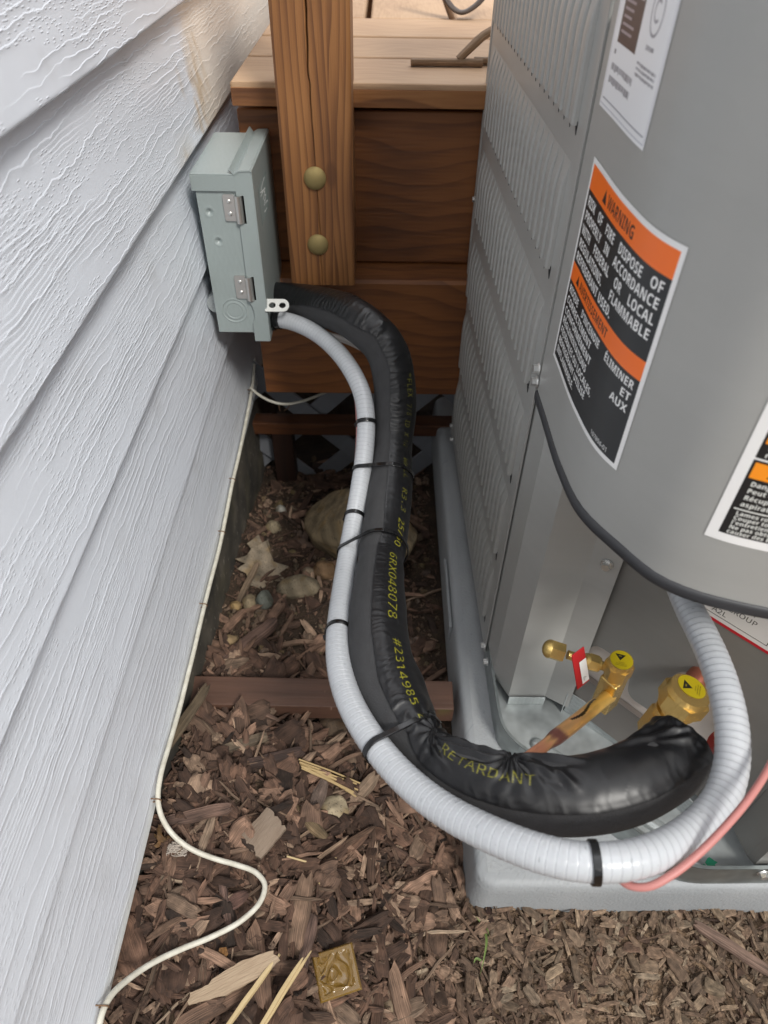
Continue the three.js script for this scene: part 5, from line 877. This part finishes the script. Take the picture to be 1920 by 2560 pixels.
{
  const straw = (label, list, mat) => { const o = base('dry_straw', 0, 0, 0); tag(o, label, 'straw'); list.forEach(p => mesh('stem', tube(p.map(([x, z, dy]) => [x, groundY(x, z) + dy, z]), p.r ?? 0.0011, 24, 6), mat, o)); };
  const mS = std({ color: C(0.42, 0.3, 0.14), roughness: 0.6 }), mS2 = std({ color: C(0.5, 0.38, 0.2), roughness: 0.6 });
  const R = rng(55), bundle = (x0, z0, x1, z1, n, sp, h) => Array.from({ length: n }, (_, k) => { const a = (R() - 0.5) * sp, b = (R() - 0.5) * sp * 1.6; return [[x0 + a * 0.4, z0 + a, h + R() * 0.004], [(x0 + x1) / 2 + (R() - 0.5) * 0.004, (z0 + z1) / 2 + (a + b) / 2, h + 0.004 + R() * 0.004], [x1 - R() * 0.02, z1 + b, h + R() * 0.004]]; });
  straw('bunch of tan pine needles on the mulch left of the conduit curve', bundle(-0.092, -0.382, -0.02, -0.362, 11, 0.014, 0.021), mS);
  const flat = (x0, z0, x1, z1, w, h) => { const l = Math.hypot(x1 - x0, z1 - z0), g = chipGeo(Math.round(x0 * -900 + w * 5000), w / l, 0.003 / l, { ragged: 0.04, bend: 0.02, taper: 0.35, nl: 10 }); g.scale(l, l, l); g.rotateY(Math.atan2(-(z1 - z0), x1 - x0)); g.translate((x0 + x1) / 2, groundY((x0 + x1) / 2, (z0 + z1) / 2) + h, (z0 + z1) / 2); return g; };
  const fl = (label, l) => { const o = base('split_straw', 0, 0, 0); tag(o, label, 'straw'); l.forEach(a => mesh('stem', flat(...a), mS2, o)); };
  fl('two flat golden straw stems crossing the pale splinter at the bottom edge', [[-0.09, -0.176, -0.136, -0.112, 0.0048, 0.03], [-0.093, -0.172, -0.134, -0.115, 0.0045, 0.033]]);
  fl('pair of golden straw stems left of the amber square', [[-0.066, -0.176, -0.112, -0.106, 0.0044, 0.027], [-0.069, -0.176, -0.108, -0.114, 0.004, 0.03], [-0.062, -0.184, -0.09, -0.14, 0.0022, 0.026]]);
  straw('single thin straw stem right of the broad grey chip', [[[-0.095, -0.272, 0.018], [-0.07, -0.268, 0.018], [-0.045, -0.27, 0.016]], [[-0.04, -0.288, 0.014], [-0.052, -0.268, 0.016], [-0.06, -0.25, 0.016]]], mS2);
  const g = base('grass_sprig', 0.117, groundY(0.117, -0.205), -0.205); tag(g, 'small green grass sprig growing at the pad corner', 'grass sprig');
  const mG = std({ color: C(0.14, 0.2, 0.05), roughness: 0.6 });
  const blade = (pts, w) => { const c = makePath(pts, 14, 0); return gridGeo(2, 14, (a, b, i, j) => { const f = c.S[j], ww = w * (1 - b * 0.85) * Math.sin(0.5 + b * 2.2); return [f.p.x + f.N.x * (a - 0.5) * ww, f.p.y + (a === 0.5 ? -0.0006 : 0) , f.p.z + f.N.z * (a - 0.5) * ww]; }); };
  for (const [p, w] of [[[[0.001, 0.002, -0.024], [0.002, 0.014, -0.006], [-0.003, 0.016, 0.012], [-0.008, 0.012, 0.026]], 0.004], [[[0, 0.002, -0.022], [0.004, 0.01, -0.018], [0.006, 0.012, -0.008]], 0.0025], [[[-0.004, 0.008, 0.012], [-0.01, 0.01, 0.01], [-0.014, 0.009, 0.016]], 0.0035], [[[0, 0.002, -0.024], [-0.004, 0.01, -0.026], [-0.007, 0.01, -0.03]], 0.0025]]) mesh('blade', blade(p, w), mG, g);
}
{ // amber square: a moulded translucent pad with a darker swirl in its tray
  const a = base('amber_square', -0.037, groundY(-0.037, -0.171) + 0.021, -0.171, 0.28);
  a.rotation.set(0.06, 0.28, 0.03); tag(a, 'translucent amber plastic square lying on the mulch at bottom centre', 'plastic square');
  const mA = phys({ color: C(0.42, 0.25, 0.055), roughness: 0.12, transmission: 0.62, thickness: 0.006, ior: 1.45, attenuationColor: C(0.5, 0.3, 0.06), attenuationDistance: 0.012, clearcoat: 0.6, clearcoatRoughness: 0.15 });
  const S = 0.0205;
  const g = gridGeo(90, 90, (u, v) => { const x = (u * 2 - 1) * S, z = (v * 2 - 1) * S, m = Math.max(Math.abs(x), Math.abs(z)); const e0 = m + 0.0022 * nz.noise(x * 190, z * 190, 1), inner = sstep(S * 0.78, S * 0.7, e0); const n1 = nz.noise(x * 52 + 1.1 * nz.noise(x * 60, z * 60, 3), z * 52 + 1.1 * nz.noise(x * 60, z * 60, 9), 6); const y = 0.0035 - inner * 0.0012 + inner * (0.0024 * Math.pow(1 - Math.abs(n1), 6) + 0.0003 * nz.noise(x * 160, z * 160, 2)) - 0.0018 * sstep(S * 0.93, S, m); return [x, y, z]; }, true);
  mesh('swirled_top', g, mA, a); const b = box(S * 2 - 0.0004, 0.0034, S * 2 - 0.0004, 0, -0.0001, 0, 0.0012); mesh('tray', b, std({ color: C(0.26, 0.21, 0.12), roughness: 0.3 }), a);
}
{ // tuft of pale lint by the cable
  const t = base('lint_tuft', -0.205, groundY(-0.205, -0.268) + 0.012, -0.268); tag(t, 'small tuft of pale fluff beside the cable at the wall', 'lint');
  const R = rng(66), list = []; for (let k = 0; k < 70; k++) { const p = []; for (let j = 0; j < 4; j++) p.push([(R() - 0.5) * 0.022, (R() - 0.3) * 0.008, (R() - 0.5) * 0.014]); list.push(tube(p, 0.0004, 12, 4, 0)); }
  mesh('fibres', merge(list), std({ color: C(0.5, 0.44, 0.38), roughness: 0.9 }), t);
}

renderer.render(scene, camera);
